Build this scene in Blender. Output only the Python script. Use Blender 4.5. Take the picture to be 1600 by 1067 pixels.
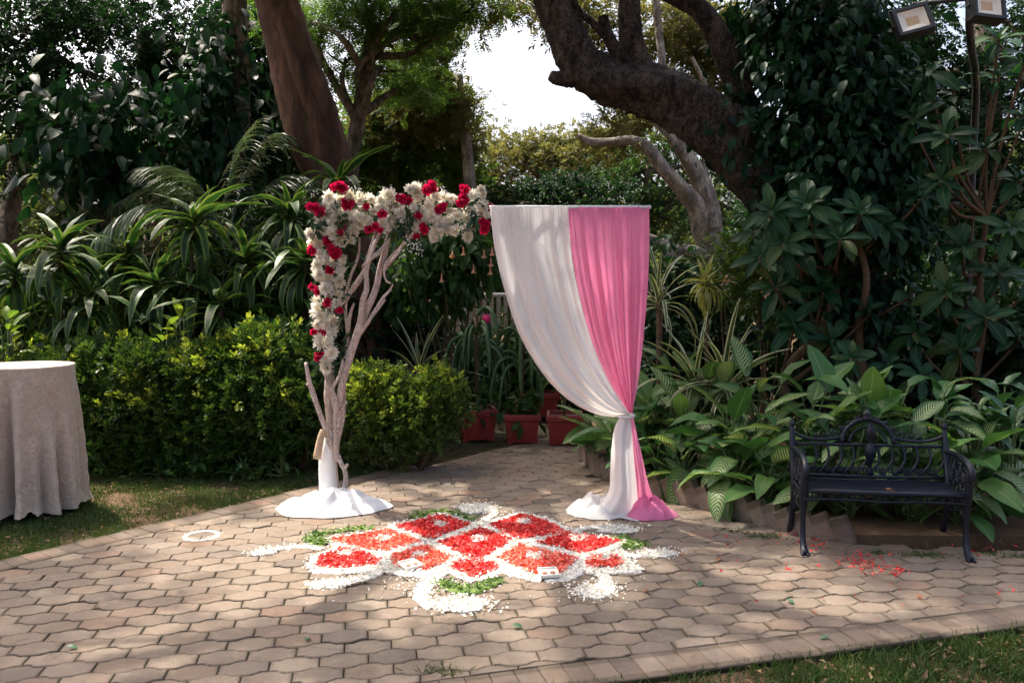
import bpy, math, random
import numpy as np
from mathutils import Vector, Matrix

for o in list(bpy.data.objects):
    bpy.data.objects.remove(o)

SC = bpy.context.scene
COL = SC.collection
R = math.radians
PI = math.pi

# ------------------------------------------------------------------ camera
FPX, CAMH, PITCH = 1300.0, 1.58, R(3.68)
cam_d = bpy.data.cameras.new('camera')
cam_d.sensor_width = 36.0
cam_d.lens = 36.0 * FPX / 1600.0
cam_d.clip_start, cam_d.clip_end = 0.05, 400
cam = bpy.data.objects.new('camera', cam_d)
COL.objects.link(cam)
cam.location = (0, 0, CAMH)
cam.rotation_euler = (R(90) - PITCH, 0, 0)
SC.camera = cam

# ------------------------------------------------------------------ sky and sun
SUN_EL, SUN_ROT = R(60), R(-52)
SUN = np.array([math.sin(SUN_ROT) * math.cos(SUN_EL), math.cos(SUN_ROT) * math.cos(SUN_EL), math.sin(SUN_EL)])
world = bpy.data.worlds.new('World')
SC.world = world
world.use_nodes = True
wn = world.node_tree.nodes
wn.clear()
w_out = wn.new('ShaderNodeOutputWorld')
w_bg = wn.new('ShaderNodeBackground')
w_sky = wn.new('ShaderNodeTexSky')
w_sky.sky_type = 'NISHITA'
w_sky.sun_disc = False
w_sky.sun_elevation = SUN_EL
w_sky.sun_rotation = SUN_ROT
w_sky.air_density = 0.8
w_sky.dust_density = 9.0
w_sky.ozone_density = 0.2
w_bg.inputs['Strength'].default_value = 0.15
world.node_tree.links.new(w_sky.outputs[0], w_bg.inputs['Color'])
world.node_tree.links.new(w_bg.outputs[0], w_out.inputs['Surface'])

sun_d = bpy.data.lights.new('sun', 'SUN')
sun_d.energy = 3.4
sun_d.angle = R(0.53)
sun_d.color = (1.0, 0.92, 0.79)
sun = bpy.data.objects.new('sun', sun_d)
COL.objects.link(sun)
sun.rotation_euler = Vector(SUN).to_track_quat('Z', 'Y').to_euler()
sun.location = (-6, 6, 14)

SC.view_settings.view_transform = 'Standard'
SC.view_settings.look = 'None'
SC.view_settings.exposure = 1.55
SC.view_settings.gamma = 1.0
SC.view_settings.use_curve_mapping = False
SC.render.engine = 'CYCLES'
SC.cycles.use_denoising = True
SC.cycles.use_adaptive_sampling = True
SC.cycles.adaptive_threshold = 0.04
SC.cycles.max_bounces = 4
SC.cycles.diffuse_bounces = 3
SC.cycles.glossy_bounces = 1
SC.cycles.transmission_bounces = 3
SC.cycles.transparent_max_bounces = 4
SC.cycles.sample_clamp_indirect = 6.0

# ------------------------------------------------------------------ photo geometry helpers
CT, ST = math.cos(PITCH), math.sin(PITCH)


def ray(px, py):
    xc, yc = (px - 800.0) / FPX, (533.5 - py) / FPX
    return np.array([xc, CT + yc * ST, -ST + yc * CT])


def P(px, py, Y):
    d = ray(px, py)
    return np.array([0, 0, CAMH]) + d * (Y / d[1])


def G(px, py, z=0.0):
    d = ray(px, py)
    return np.array([0, 0, CAMH]) + d * ((z - CAMH) / d[2])


def project(p):
    p = np.asarray(p, float) - np.array([0, 0, CAMH])
    f = p[..., 1] * CT - p[..., 2] * ST
    u = p[..., 1] * ST + p[..., 2] * CT
    return 800 + FPX * p[..., 0] / f, 533.5 - FPX * u / f


def nrm(v):
    v = np.asarray(v, float)
    return v / (np.linalg.norm(v, axis=-1, keepdims=True) + 1e-9)


# ------------------------------------------------------------------ mesh builder
class MB:
    def __init__(self):
        self.V, self.L, self.S, self.M, self.U = [], [], [], [], []
        self.n = 0

    def add(self, V, faces, mat=0, uv=None):
        V = np.asarray(V, float).reshape(-1, 3)
        L = np.array([i for f in faces for i in f], int)
        S = np.array([len(f) for f in faces], int)
        self.raw(V, L, S, mat, uv)

    def raw(self, V, L, S, mat=0, uv=None):
        self.V.append(V)
        self.L.append(L + self.n)
        self.S.append(S)
        self.M.append(np.full(len(S), mat, int))
        self.U.append(np.zeros((len(L), 2)) if uv is None else np.asarray(uv)[L])
        self.n += len(V)

    def scatter(self, T, frames, locs, mat=0):
        TV, TL, TS, TU = T
        N, k = len(locs), len(TV)
        if N == 0:
            return
        V = np.einsum('nij,kj->nki', frames, TV) + locs[:, None, :]
        L = (TL[None, :] + (np.arange(N) * k)[:, None]).reshape(-1)
        uv = np.tile(TU, (N, 1))
        self.raw(V.reshape(-1, 3), L, np.tile(TS, N), mat, uv)

    def box(self, c, s, mat=0, rot=None):
        x, y, z = [a / 2 for a in s]
        V = np.array([[-x, -y, -z], [x, -y, -z], [x, y, -z], [-x, y, -z], [-x, -y, z], [x, -y, z], [x, y, z], [-x, y, z]])
        if rot is not None:
            V = V @ np.array(rot).T
        self.add(V + np.array(c), [(3, 2, 1, 0), (4, 5, 6, 7), (0, 1, 5, 4), (1, 2, 6, 5), (2, 3, 7, 6), (3, 0, 4, 7)], mat)

    def tube(self, pts, rad, sides=10, mat=0, sub=4, rough=0.0, seed=0, cap=True):
        pts = np.asarray(pts, float)
        rad = np.asarray(rad, float) if np.ndim(rad) else np.full(len(pts), float(rad))
        if sub > 1 and len(pts) > 2:
            pts, rad = catmull(pts, rad, sub)
        n = len(pts)
        T = nrm(np.gradient(pts, axis=0))
        ref = np.array([0.0, 0, 1]) if abs(T[0][2]) < 0.9 else np.array([1.0, 0, 0])
        a = nrm(np.cross(T[0], ref))
        A = []
        for i in range(n):
            a = nrm(a - T[i] * np.dot(a, T[i]))
            A.append(a)
        A = np.array(A)
        B = np.cross(T, A)
        th = np.linspace(0, 2 * PI, sides, endpoint=False)
        r = np.repeat(rad[:, None], sides, 1)
        if rough:
            rs = np.random.RandomState(seed)
            s = np.arange(n)[:, None] / max(sub, 1)
            for k in range(6):
                r = r * (1 + rough * 0.5 * np.sin(th[None] * rs.randint(1, 5) + s * rs.uniform(.3, 2.2) + rs.uniform(0, 7)))
            r = r * (1 + rough * .25 * rs.randn(n, sides))
        V = pts[:, None] + A[:, None] * (np.cos(th)[None, :, None] * r[..., None]) + B[:, None] * (np.sin(th)[None, :, None] * r[..., None])
        F = []
        for i in range(n - 1):
            for j in range(sides):
                k = (j + 1) % sides
                F.append((i * sides + j, i * sides + k, (i + 1) * sides + k, (i + 1) * sides + j))
        if cap:
            F.append(tuple(range(sides))[::-1])
            F.append(tuple((n - 1) * sides + j for j in range(sides)))
        uv = np.stack([np.tile(th / (2 * PI), n), np.repeat(np.arange(n) / n, sides)], 1)
        self.add(V.reshape(-1, 3), F, mat, uv)

    def grid(self, Pts, mat=0, wrap=False):
        n, m = Pts.shape[:2]
        F = []
        for i in range(n - 1):
            for j in range(m if wrap else m - 1):
                k = (j + 1) % m
                F.append((i * m + j, i * m + k, (i + 1) * m + k, (i + 1) * m + j))
        uu, vv = np.meshgrid(np.linspace(0, 1, m), np.linspace(0, 1, n))
        self.add(Pts.reshape(-1, 3), F, mat, np.stack([uu.ravel(), vv.ravel()], 1))

    def lathe(self, c, prof, sides=20, mat=0):
        th = np.linspace(0, 2 * PI, sides, endpoint=False)
        Pts = np.array([[(c[0] + r * math.cos(t), c[1] + r * math.sin(t), c[2] + z) for t in th] for r, z in prof])
        self.grid(Pts, mat, wrap=True)

    def mesh(self, name, mats, smooth=True):
        me = bpy.data.meshes.new(name)
        if self.n:
            V = np.concatenate(self.V)
            L = np.concatenate(self.L)
            S = np.concatenate(self.S)
            me.vertices.add(len(V))
            me.vertices.foreach_set('co', V.astype(np.float32).ravel())
            me.loops.add(len(L))
            me.loops.foreach_set('vertex_index', L.astype(np.int32))
            me.polygons.add(len(S))
            st = np.concatenate([[0], np.cumsum(S)[:-1]])
            me.polygons.foreach_set('loop_start', st.astype(np.int32))
            me.polygons.foreach_set('material_index', np.concatenate(self.M).astype(np.int32))
            me.polygons.foreach_set('use_smooth', np.full(len(S), smooth))
            uvl = me.uv_layers.new(name='UVMap')
            uvl.data.foreach_set('uv', np.concatenate(self.U).astype(np.float32).ravel())
            me.update(calc_edges=True)
            me.validate()
        for m in (mats if isinstance(mats, (list, tuple)) else [mats]):
            me.materials.append(m)
        return me


def catmull(pts, rad, sub):
    n = len(pts)
    E = np.vstack([2 * pts[0] - pts[1], pts, 2 * pts[-1] - pts[-2]])
    op, orad = [], []
    for i in range(n - 1):
        p0, p1, p2, p3 = E[i], E[i + 1], E[i + 2], E[i + 3]
        for k in range(sub):
            t = k / sub
            op.append(.5 * ((2 * p1) + (-p0 + p2) * t + (2 * p0 - 5 * p1 + 4 * p2 - p3) * t * t + (-p0 + 3 * p1 - 3 * p2 + p3) * t ** 3))
            orad.append(rad[i] * (1 - t) + rad[i + 1] * t)
    op.append(pts[-1])
    orad.append(rad[-1])
    return np.array(op), np.array(orad)


# ------------------------------------------------------------------ object helpers
WM = {}


def tag(o, label=None, cat=None, group=None, kind=None):
    if label:
        o['label'] = label
    if cat:
        o['category'] = cat
    if group:
        o['group'] = group
    if kind:
        o['kind'] = kind
    return o


def thing(name, loc, label, cat, group=None):
    o = bpy.data.objects.new(name, None)
    COL.objects.link(o)
    o.location = tuple(float(a) for a in loc)
    o.empty_display_size = 0.1
    WM[o] = Matrix.Translation(o.location)
    return tag(o, label, cat, group)


def put(name, me, parent=None, M=None, kind=None):
    """link a mesh as one object; M is its world matrix"""
    o = bpy.data.objects.new(name, me)
    COL.objects.link(o)
    M = M or Matrix.Identity(4)
    WM[o] = M
    if parent is not None:
        o.parent = parent
        o.matrix_basis = WM[parent].inverted() @ M
    else:
        o.matrix_basis = M
    if kind:
        o['kind'] = kind
    return o


def build(mb, name, mats, parent=None, smooth=True, kind=None):
    return put(name, mb.mesh(name, mats, smooth), parent, None, kind)


def mat4(frame, loc, s=1.0):
    f = np.asarray(frame) * s
    return Matrix(((f[0][0], f[0][1], f[0][2], loc[0]), (f[1][0], f[1][1], f[1][2], loc[1]), (f[2][0], f[2][1], f[2][2], loc[2]), (0, 0, 0, 1)))


def frames(d, n):
    """columns: side, direction, normal"""
    y = nrm(d)
    x = nrm(np.cross(y, n))
    z = np.cross(x, y)
    return np.stack([x, y, z], -1)


# ------------------------------------------------------------------ materials
def newmat(name):
    m = bpy.data.materials.new(name)
    m.use_nodes = True
    nt = m.node_tree
    nt.nodes.clear()
    return m, nt, nt.nodes, nt.links


def node(nt, t, **kw):
    n = nt.nodes.new(t)
    for k, v in kw.items():
        if k in n.inputs:
            n.inputs[k].default_value = v
        else:
            setattr(n, k, v)
    return n


def mixrgb(nt, a, b, fac, mode='MIX'):
    n = nt.nodes.new('ShaderNodeMix')
    n.data_type = 'RGBA'
    n.blend_type = mode
    for sock, v in ((n.inputs[0], fac), (n.inputs[6], a), (n.inputs[7], b)):
        if hasattr(v, 'is_output'):
            nt.links.new(v, sock)
        elif sock == n.inputs[0]:
            sock.default_value = v
        else:
            sock.default_value = (*v[:3], 1)
    return n.outputs[2]


def ramp(nt, inp, stops):
    n = nt.nodes.new('ShaderNodeValToRGB')
    e = n.color_ramp.elements
    while len(e) < len(stops):
        e.new(0.5)
    for i, (p, c) in enumerate(stops):
        e[i].position = p
        e[i].color = (*c[:3], 1) if np.ndim(c) else (c, c, c, 1)
    nt.links.new(inp, n.inputs[0])
    return n.outputs[0]


def mth(nt, op, a, b=0.0, clamp=False):
    n = nt.nodes.new('ShaderNodeMath')
    n.operation = op
    n.use_clamp = clamp
    for s, v in ((n.inputs[0], a), (n.inputs[1], b)):
        if hasattr(v, 'is_output'):
            nt.links.new(v, s)
        else:
            s.default_value = v
    return n.outputs[0]


def noise(nt, scale, detail=4, rough=.55, vec=None, coord='Object', dist=0.0, mapscale=None):
    n = nt.nodes.new('ShaderNodeTexNoise')
    n.inputs['Scale'].default_value = scale
    n.inputs['Detail'].default_value = detail
    n.inputs['Roughness'].default_value = rough
    n.inputs['Distortion'].default_value = dist
    if vec is None:
        tc = nt.nodes.new('ShaderNodeTexCoord')
        vec = tc.outputs[coord]
    if mapscale:
        mp = nt.nodes.new('ShaderNodeMapping')
        mp.inputs['Scale'].default_value = mapscale
        nt.links.new(vec, mp.inputs[0])
        vec = mp.outputs[0]
    nt.links.new(vec, n.inputs['Vector'])
    return n.outputs['Fac']


def worldpos(nt):
    return nt.nodes.new('ShaderNodeNewGeometry').outputs['Position']


def finish(nt, col, rough=.6, spec=.4, bump=None, bstr=.3, bdist=.01, trans=None, tcol=None, metal=0.0, sheen=0.0):
    p = nt.nodes.new('ShaderNodeBsdfPrincipled')
    out = nt.nodes.new('ShaderNodeOutputMaterial')
    if hasattr(col, 'is_output'):
        nt.links.new(col, p.inputs['Base Color'])
    else:
        p.inputs['Base Color'].default_value = (*col[:3], 1)
    if hasattr(rough, 'is_output'):
        nt.links.new(rough, p.inputs['Roughness'])
    else:
        p.inputs['Roughness'].default_value = rough
    p.inputs['Specular IOR Level'].default_value = spec
    p.inputs['Metallic'].default_value = metal
    if sheen:
        p.inputs['Sheen Weight'].default_value = sheen
    bn = None
    if bump is not None:
        bn = nt.nodes.new('ShaderNodeBump')
        bn.inputs['Strength'].default_value = bstr
        bn.inputs['Distance'].default_value = bdist
        nt.links.new(bump, bn.inputs['Height'])
        nt.links.new(bn.outputs[0], p.inputs['Normal'])
    sh = p.outputs[0]
    if trans:
        t = nt.nodes.new('ShaderNodeBsdfTranslucent')
        tc = tcol if tcol is not None else col
        if hasattr(tc, 'is_output'):
            nt.links.new(tc, t.inputs['Color'])
        else:
            t.inputs['Color'].default_value = (*tc[:3], 1)
        mx = nt.nodes.new('ShaderNodeMixShader')
        mx.inputs[0].default_value = trans
        nt.links.new(sh, mx.inputs[1])
        nt.links.new(t.outputs[0], mx.inputs[2])
        sh = mx.outputs[0]
    nt.links.new(sh, out.inputs['Surface'])


def rnd(nt, kind):
    if kind == 'object':
        return nt.nodes.new('ShaderNodeObjectInfo').outputs['Random']
    return nt.nodes.new('ShaderNodeNewGeometry').outputs['Random Per Island']


def leafmat(name, cols, trans=.3, rough=.4, kind='island', spec=.5, pattern=None, pcol=None, tgain=1.6):
    m, nt, N, L = newmat(name)
    r = rnd(nt, kind)
    k = len(cols)
    col = ramp(nt, r, [(i / max(k - 1, 1), c) for i, c in enumerate(cols)])
    if pattern:
        uv = nt.nodes.new('ShaderNodeTexCoord').outputs['UV']
        sep = nt.nodes.new('ShaderNodeSeparateXYZ')
        L.new(uv, sep.inputs[0])
        au = mth(nt, 'MULTIPLY', mth(nt, 'ABSOLUTE', mth(nt, 'SUBTRACT', sep.outputs[0], .5)), 2.0)
        if pattern == 'veins':       # cream herringbone along the side veins
            nz = noise(nt, 5.0, 2, vec=uv)
            ph = mth(nt, 'ADD', mth(nt, 'SUBTRACT', mth(nt, 'MULTIPLY', sep.outputs[1], 13.0), mth(nt, 'MULTIPLY', au, 3.0)), mth(nt, 'MULTIPLY', nz, .7))
            tri = mth(nt, 'PINGPONG', ph, .5)
            band = mth(nt, 'MULTIPLY', tri, 2.0)
            band = ramp(nt, band, [(.50, 0.0), (.75, .95)])
            mid = ramp(nt, au, [(.55, 1.0), (.82, 0.0)])
            r2 = mth(nt, 'FRACT', mth(nt, 'MULTIPLY', r, 7.31))
            amt = ramp(nt, r2, [(.36, 0.0), (.6, 1.0)])
            f = mth(nt, 'MULTIPLY', mth(nt, 'MULTIPLY', band, mid), amt)
            f = mth(nt, 'MAXIMUM', f, mth(nt, 'MULTIPLY', ramp(nt, au, [(.0, .5), (.07, 0.0)]), .8))
        elif pattern == 'centre':
            f = ramp(nt, mth(nt, 'ADD', au, mth(nt, 'MULTIPLY', noise(nt, 3, 2, vec=uv), .3)), [(.25, .9), (.6, 0.0)])
        elif pattern == 'margin':
            f = ramp(nt, au, [(.5, 0.0), (.72, .9)])
        elif pattern == 'rib':
            f = ramp(nt, au, [(0.0, .7), (.1, 0.0)])
        col = mixrgb(nt, col, pcol, f)
    tc = mixrgb(nt, col, (tgain, tgain * .95, tgain * .5), 1.0, 'MULTIPLY')
    finish(nt, col, rough=rough, spec=spec, trans=trans, tcol=tc)
    return m


def barkmat(name, c1, c2, scale=5, bstr=.8, stretch=.25, lichen=None, crk=.35):
    m, nt, N, L = newmat(name)
    n1 = noise(nt, scale, 6, .65, mapscale=(1, 1, stretch), dist=.6)
    n2 = noise(nt, scale * 4, 5, .7, mapscale=(1, 1, stretch))
    vo = nt.nodes.new('ShaderNodeTexVoronoi')
    vo.feature = 'DISTANCE_TO_EDGE'
    vo.inputs['Scale'].default_value = scale * 2.2
    mp = nt.nodes.new('ShaderNodeMapping')
    mp.inputs['Scale'].default_value = (1, 1, stretch * 1.4)
    tcn = nt.nodes.new('ShaderNodeTexCoord')
    va = nt.nodes.new('ShaderNodeVectorMath')
    va.operation = 'ADD'
    nzv = nt.nodes.new('ShaderNodeTexNoise')
    nzv.inputs['Scale'].default_value = scale * 1.5
    L.new(tcn.outputs['Object'], nzv.inputs['Vector'])
    vs_ = nt.nodes.new('ShaderNodeVectorMath')
    vs_.operation = 'SCALE'
    vs_.inputs['Scale'].default_value = .25
    L.new(nzv.outputs['Color'], vs_.inputs[0])
    L.new(tcn.outputs['Object'], va.inputs[0])
    L.new(vs_.outputs[0], va.inputs[1])
    L.new(va.outputs[0], mp.inputs[0])
    L.new(mp.outputs[0], vo.inputs['Vector'])
    crack = ramp(nt, vo.outputs['Distance'], [(0.0, 0.0), (.16, crk)])
    h = mth(nt, 'MULTIPLY', mth(nt, 'ADD', mth(nt, 'ADD', n1, mth(nt, 'MULTIPLY', n2, .5)), crack), 1.0 / (1.5 + crk))
    col = ramp(nt, h, [(.40, c1), (.52, [(a + b) * .42 for a, b in zip(c1, c2)]), (.62, c2)])
    if lichen:
        col = mixrgb(nt, col, lichen, ramp(nt, noise(nt, 2.3, 4), [(.5, 0.0), (.66, .8)]))
    finish(nt, col, rough=.9, spec=.2, bump=h, bstr=bstr, bdist=.06)
    return m


def plain(name, col, rough=.6, spec=.4, var=.15, scale=30, bump=.15, metal=0, trans=None, sheen=0.0, bdist=.004):
    m, nt, N, L = newmat(name)
    n = noise(nt, scale, 4)
    c = ramp(nt, n, [(.3, [a * (1 - var) for a in col]), (.7, [min(1, a * (1 + var)) for a in col])])
    finish(nt, c, rough=rough, spec=spec, bump=n, bstr=bump, bdist=bdist, metal=metal, trans=trans, sheen=sheen)
    return m


# ------------------------------------------------------------------ leaf templates (tip along +Y, normal +Z)
def T_pack(V, F, uv=None):
    V = np.asarray(V, float)
    L = np.array([i for f in F for i in f], int)
    S = np.array([len(f) for f in F], int)
    return V, L, S, (np.zeros((len(V), 2)) if uv is None else np.asarray(uv, float))


def T_leaf(w=.45, fold=.12):
    V = [(0, 0, 0), (-w / 2, .45, fold), (0, 1, -.05), (w / 2, .45, fold), (0, .48, 0)]
    return T_pack(V, [(0, 4, 1), (1, 4, 2), (0, 3, 4), (3, 2, 4)], [(.5, 0), (0, .45), (.5, 1), (1, .45), (.5, .48)])


def T_leaf2(w=.45, fold=.1):
    V = [(0, 0, 0), (-w / 2, .5, fold), (0, 1, 0), (w / 2, .5, fold)]
    return T_pack(V, [(0, 2, 1), (0, 3, 2)])


def T_join(parts):
    V, L, S, U, n = [], [], [], [], 0
    for (v, l, s, u) in parts:
        V.append(v), L.append(l + n), S.append(s), U.append(u)
        n += len(v)
    return np.concatenate(V), np.concatenate(L), np.concatenate(S), np.concatenate(U)


def T_xf(T, M, loc):
    return T[0] @ np.asarray(M).T + np.asarray(loc), T[1], T[2], T[3]


def T_sprig(n=7, leaf=.42, w=.5, seed=0, spread=1.0):
    rs = np.random.RandomState(seed)
    parts = []
    for i in range(n):
        t = i / (n - 1)
        a = (i * 2.4) + rs.uniform(-.4, .4)
        d = np.array([math.cos(a) * spread, .55 + .8 * t, math.sin(a) * spread * .7 + .15])
        if i == n - 1:
            d = np.array([0, 1, .1])
        f = frames(d[None], (np.array([0, .1, 1]) + rs.randn(3) * .35)[None])[0]
        parts.append(T_xf(T_leaf2(w), f * leaf * rs.uniform(.75, 1.15), (0, .15 + .5 * t, 0)))
    return T_join(parts)


def T_pinnate(n=7, w=.3, ll=.3):
    parts = []
    for i in range(n):
        t = (i + .5) / n
        s = math.sin(PI * (t * .85 + .1)) * ll
        for sg in (-1, 1):
            f = frames(np.array([[sg, .45, -.12]]), np.array([[0, 0, 1.0]]))[0]
            parts.append(T_xf(T_leaf2(w, .04), f * s, (0, t, -.12 * t * t)))
    parts.append(T_pack([(-.008, 0, 0), (.008, 0, 0), (0, 1, -.12)], [(0, 1, 2)]))
    return T_join(parts)


def T_blade(prof, n=8, across=3, bend=.6, fold=.1, twist=0.0, wave=0.0):
    """long or broad leaf; prof(t) = half width; bends downwards along its length"""
    us = np.linspace(-1, 1, across)
    V, U = [], []
    y = z = 0.0
    ang = 0.0
    for i in range(n):
        t = i / (n - 1)
        if i:
            ang = -bend * t
            y += math.cos(ang) / (n - 1)
            z += math.sin(ang) / (n - 1)
        w = prof(t)
        for u in us:
            tw = twist * t
            V.append((u * w * math.cos(tw), y, z + abs(u) * w * fold * 2 + u * w * math.sin(tw) + wave * w * math.sin(t * 14 + (2 if u > 0 else 0)) * abs(u)))
            U.append((u * .5 + .5, t))
    F = []
    for i in range(n - 1):
        for j in range(across - 1):
            a = i * across + j
            F.append((a, a + 1, a + across + 1, a + across))
    return T_pack(V, F, U)


def T_mesh(T, name, mat):
    mb = MB()
    mb.raw(T[0], T[1], T[2], 0, T[3])
    return mb.mesh(name, mat)


# ------------------------------------------------------------------ foliage scatter
def ellipsoid_pts(rs, clumps, n, sub=10, sig=.16, shell=.55):
    """leaf positions gathered in twig-sized groups near the surface of uneven lobes"""
    C = np.array([c[0] for c in clumps], float)
    Rr = np.array([c[1] if np.ndim(c[1]) else (c[1],) * 3 for c in clumps], float)
    w = (Rr[:, 0] * Rr[:, 1] + Rr[:, 0] * Rr[:, 2] + Rr[:, 1] * Rr[:, 2])
    m = max(1, n // sub)
    idx = rs.choice(len(C), m, p=w / w.sum())
    d = nrm(rs.randn(m, 3))
    r = shell + (1.05 - shell) * rs.rand(m, 1) ** .6
    ctr = C[idx] + d * Rr[idx] * r
    k = np.repeat(np.arange(m), sub)
    pts = ctr[k] + rs.randn(m * sub, 3) * sig
    out = nrm(d[k] + rs.randn(m * sub, 3) * .35)
    return pts, out


def scatter(mb, rs, T, pts, out, smin, smax, down=.35, jit=.7, up=1.0, mat=0):
    n = len(pts)
    d = nrm(out + rs.randn(n, 3) * jit * .6 + np.array([0, 0, -down]))
    nn = nrm(np.array([0, 0, up]) + out * .4 + rs.randn(n, 3) * .45)
    s = rs.uniform(smin, smax, n)
    mb.scatter(T, frames(d, nn) * s[:, None, None], pts, mat)


def foliage(name, mat, parent, clumps, n, T, smin, smax, seed, sub=10, sig=.16, shell=.55, down=.35, keep=None, up=1.0, smooth=False):
    rs = np.random.RandomState(seed)
    pts, out = ellipsoid_pts(rs, clumps, n, sub, sig, shell)
    if keep is not None:
        k = keep(pts)
        pts, out = pts[k], out[k]
    mb = MB()
    Ts = T if isinstance(T, list) else [T]
    for i, t in enumerate(Ts):
        scatter(mb, rs, t, pts[i::len(Ts)], out[i::len(Ts)], smin, smax, down, up=up)
    return build(mb, name, mat, parent, smooth=smooth)

# ================================================================== MATERIALS
def ground_mat():
    m, nt, N, L = newmat('soil')
    n1 = noise(nt, 1.3, 6, .6)
    n2 = noise(nt, 22, 6, .7)
    n3 = noise(nt, 90, 3, .6)
    c = ramp(nt, n1, [(.35, (.085, .055, .035)), (.6, (.15, .095, .06))])
    c = mixrgb(nt, c, (.24, .17, .10), ramp(nt, n2, [(.58, 0.0), (.72, .8)]))
    c = mixrgb(nt, c, (.03, .022, .015), ramp(nt, n3, [(.55, 0.0), (.7, .7)]))
    finish(nt, c, rough=.95, spec=.1, bump=mth(nt, 'ADD', n2, n3), bstr=.8, bdist=.02)
    return m


def paver_mat(name, kind, warm=0.0):
    m, nt, N, L = newmat(name)
    r = rnd(nt, kind)
    pos = worldpos(nt)
    c = ramp(nt, r, [(0, (.140, .108, .082)), (.2, (.200, .160, .125)), (.4, (.168, .126, .093)), (.6, (.218, .176, .138)), (.78, (.118, .096, .080)), (.9, (.180, .146, .114)), (1, (.188, .122, .088))])
    if warm:
        c = mixrgb(nt, c, (.21, .125, .092), warm)
    big = noise(nt, .9, 4, .6, vec=pos)
    mid = noise(nt, 14, 6, .65, vec=pos)
    fine = noise(nt, 160, 3, .6, vec=pos)
    c = mixrgb(nt, c, (.17, .12, .09), ramp(nt, big, [(.42, 0.0), (.68, .6)]))
    c = mixrgb(nt, c, (.29, .24, .195), ramp(nt, mid, [(.52, 0.0), (.75, .5)]))
    blot = noise(nt, 5.0, 5, .7, vec=pos, dist=.8)
    c = mixrgb(nt, c, (.085, .068, .052), ramp(nt, blot, [(.56, 0.0), (.70, .65)]))
    if kind == 'object':     # grime worn into the block edges
        sp = nt.nodes.new('ShaderNodeSeparateXYZ')
        L.new(nt.nodes.new('ShaderNodeTexCoord').outputs['Object'], sp.inputs[0])
        ex = mth(nt, 'DIVIDE', mth(nt, 'ABSOLUTE', sp.outputs[0]), .1025)
        ey = mth(nt, 'DIVIDE', mth(nt, 'ABSOLUTE', sp.outputs[1]), .066)
        e = mth(nt, 'ADD', mth(nt, 'MAXIMUM', ex, ey), mth(nt, 'MULTIPLY', mth(nt, 'SUBTRACT', mid, .5), .7))
        c = mixrgb(nt, c, (.085, .068, .048), ramp(nt, e, [(.80, 0.0), (1.05, .7)]))
    c = mixrgb(nt, c, (.11, .08, .06), ramp(nt, fine, [(.52, 0.0), (.70, .6)]))
    h = mth(nt, 'ADD', mid, mth(nt, 'MULTIPLY', fine, .7))
    finish(nt, c, rough=.88, spec=.25, bump=h, bstr=.35, bdist=.004)
    return m


M = {}
M['soil'] = ground_mat()
M['joint'] = plain('joint_sand', (.036, .032, .018), .95, .1, .6, 9, .6)
M['paver'] = paver_mat('paver', 'object')
M['paver_far'] = paver_mat('paver_far', 'island')
M['brick'] = paver_mat('border_brick', 'object', .12)
M['edging'] = paver_mat('edging_brick', 'object', .15)
M['grass'] = leafmat('grass', [(.026, .060, .014), (.045, .088, .020), (.085, .10, .035), (.045, .095, .02), (.05, .105, .022), (.11, .10, .045)], .25, .6, spec=.2)
M['litter'] = leafmat('dry_litter', [(.16, .09, .05), (.26, .17, .09), (.10, .06, .035)], .1, .8)
M['iron'] = plain('painted_iron', (.005, .0075, .016), .42, .35, .3, 60, .25)
M['wood'] = barkmat('driftwood', (.36, .27, .225), (.66, .545, .48), 14, .5, .12)
M['wood_cut'] = plain('cut_wood', (.42, .30, .19), .8, .3, .2, 40)
M['bark_red'] = barkmat('reddish_bark', (.035, .020, .014), (.15, .082, .055), 2.2, 1.0, .16, crk=.1)
M['bark_dark'] = barkmat('dark_bark', (.005, .004, .0035), (.075, .058, .048), 7.0, 1.0, .35, crk=.18)
M['bark_grey'] = barkmat('grey_bark', (.10, .08, .066), (.52, .455, .39), 7.0, 1.0, .35, (.17, .16, .13), crk=.12)
M['bark_far'] = barkmat('far_bark', (.05, .04, .03), (.16, .13, .10), 3, .6, .3)
M['stem'] = plain('green_stem', (.07, .10, .035), .6, .3, .3, 20)
M['twig'] = plain('brown_twig', (.10, .065, .04), .8, .2, .3, 20)
M['red_pot'] = plain('red_planter', (.23, .022, .020), .5, .4, .2, 12, .15)
M['pot_soil'] = plain('potting_soil', (.05, .035, .025), .95, .1, .3, 80, .6)
M['steel'] = plain('white_pipe', (.62, .60, .58), .45, .5, .05, 20, .05)
M['lamp_body'] = plain('lamp_housing', (.018, .019, .022), .45, .4, .2, 20)
M['lamp_refl'] = plain('lamp_reflector', (.72, .68, .58), .3, .5, .05, 9)
M['lamp_led'] = plain('lamp_led', (.55, .38, .22), .5, .4, .05, 9)
M['rail_white'] = plain('railing_paint', (.62, .60, .55), .6, .4, .1, 20)
M['rail_tan'] = plain('railing_baluster', (.42, .33, .26), .7, .3, .2, 20)
M['tray'] = plain('white_card', (.80, .76, .68), .6, .3, .05, 20)
M['diya'] = plain('clay', (.42, .20, .13), .7, .3, .2, 40)
M['chalk'] = plain('chalk', (.62, .60, .56), .95, .1, .15, 120, .5)

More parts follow.
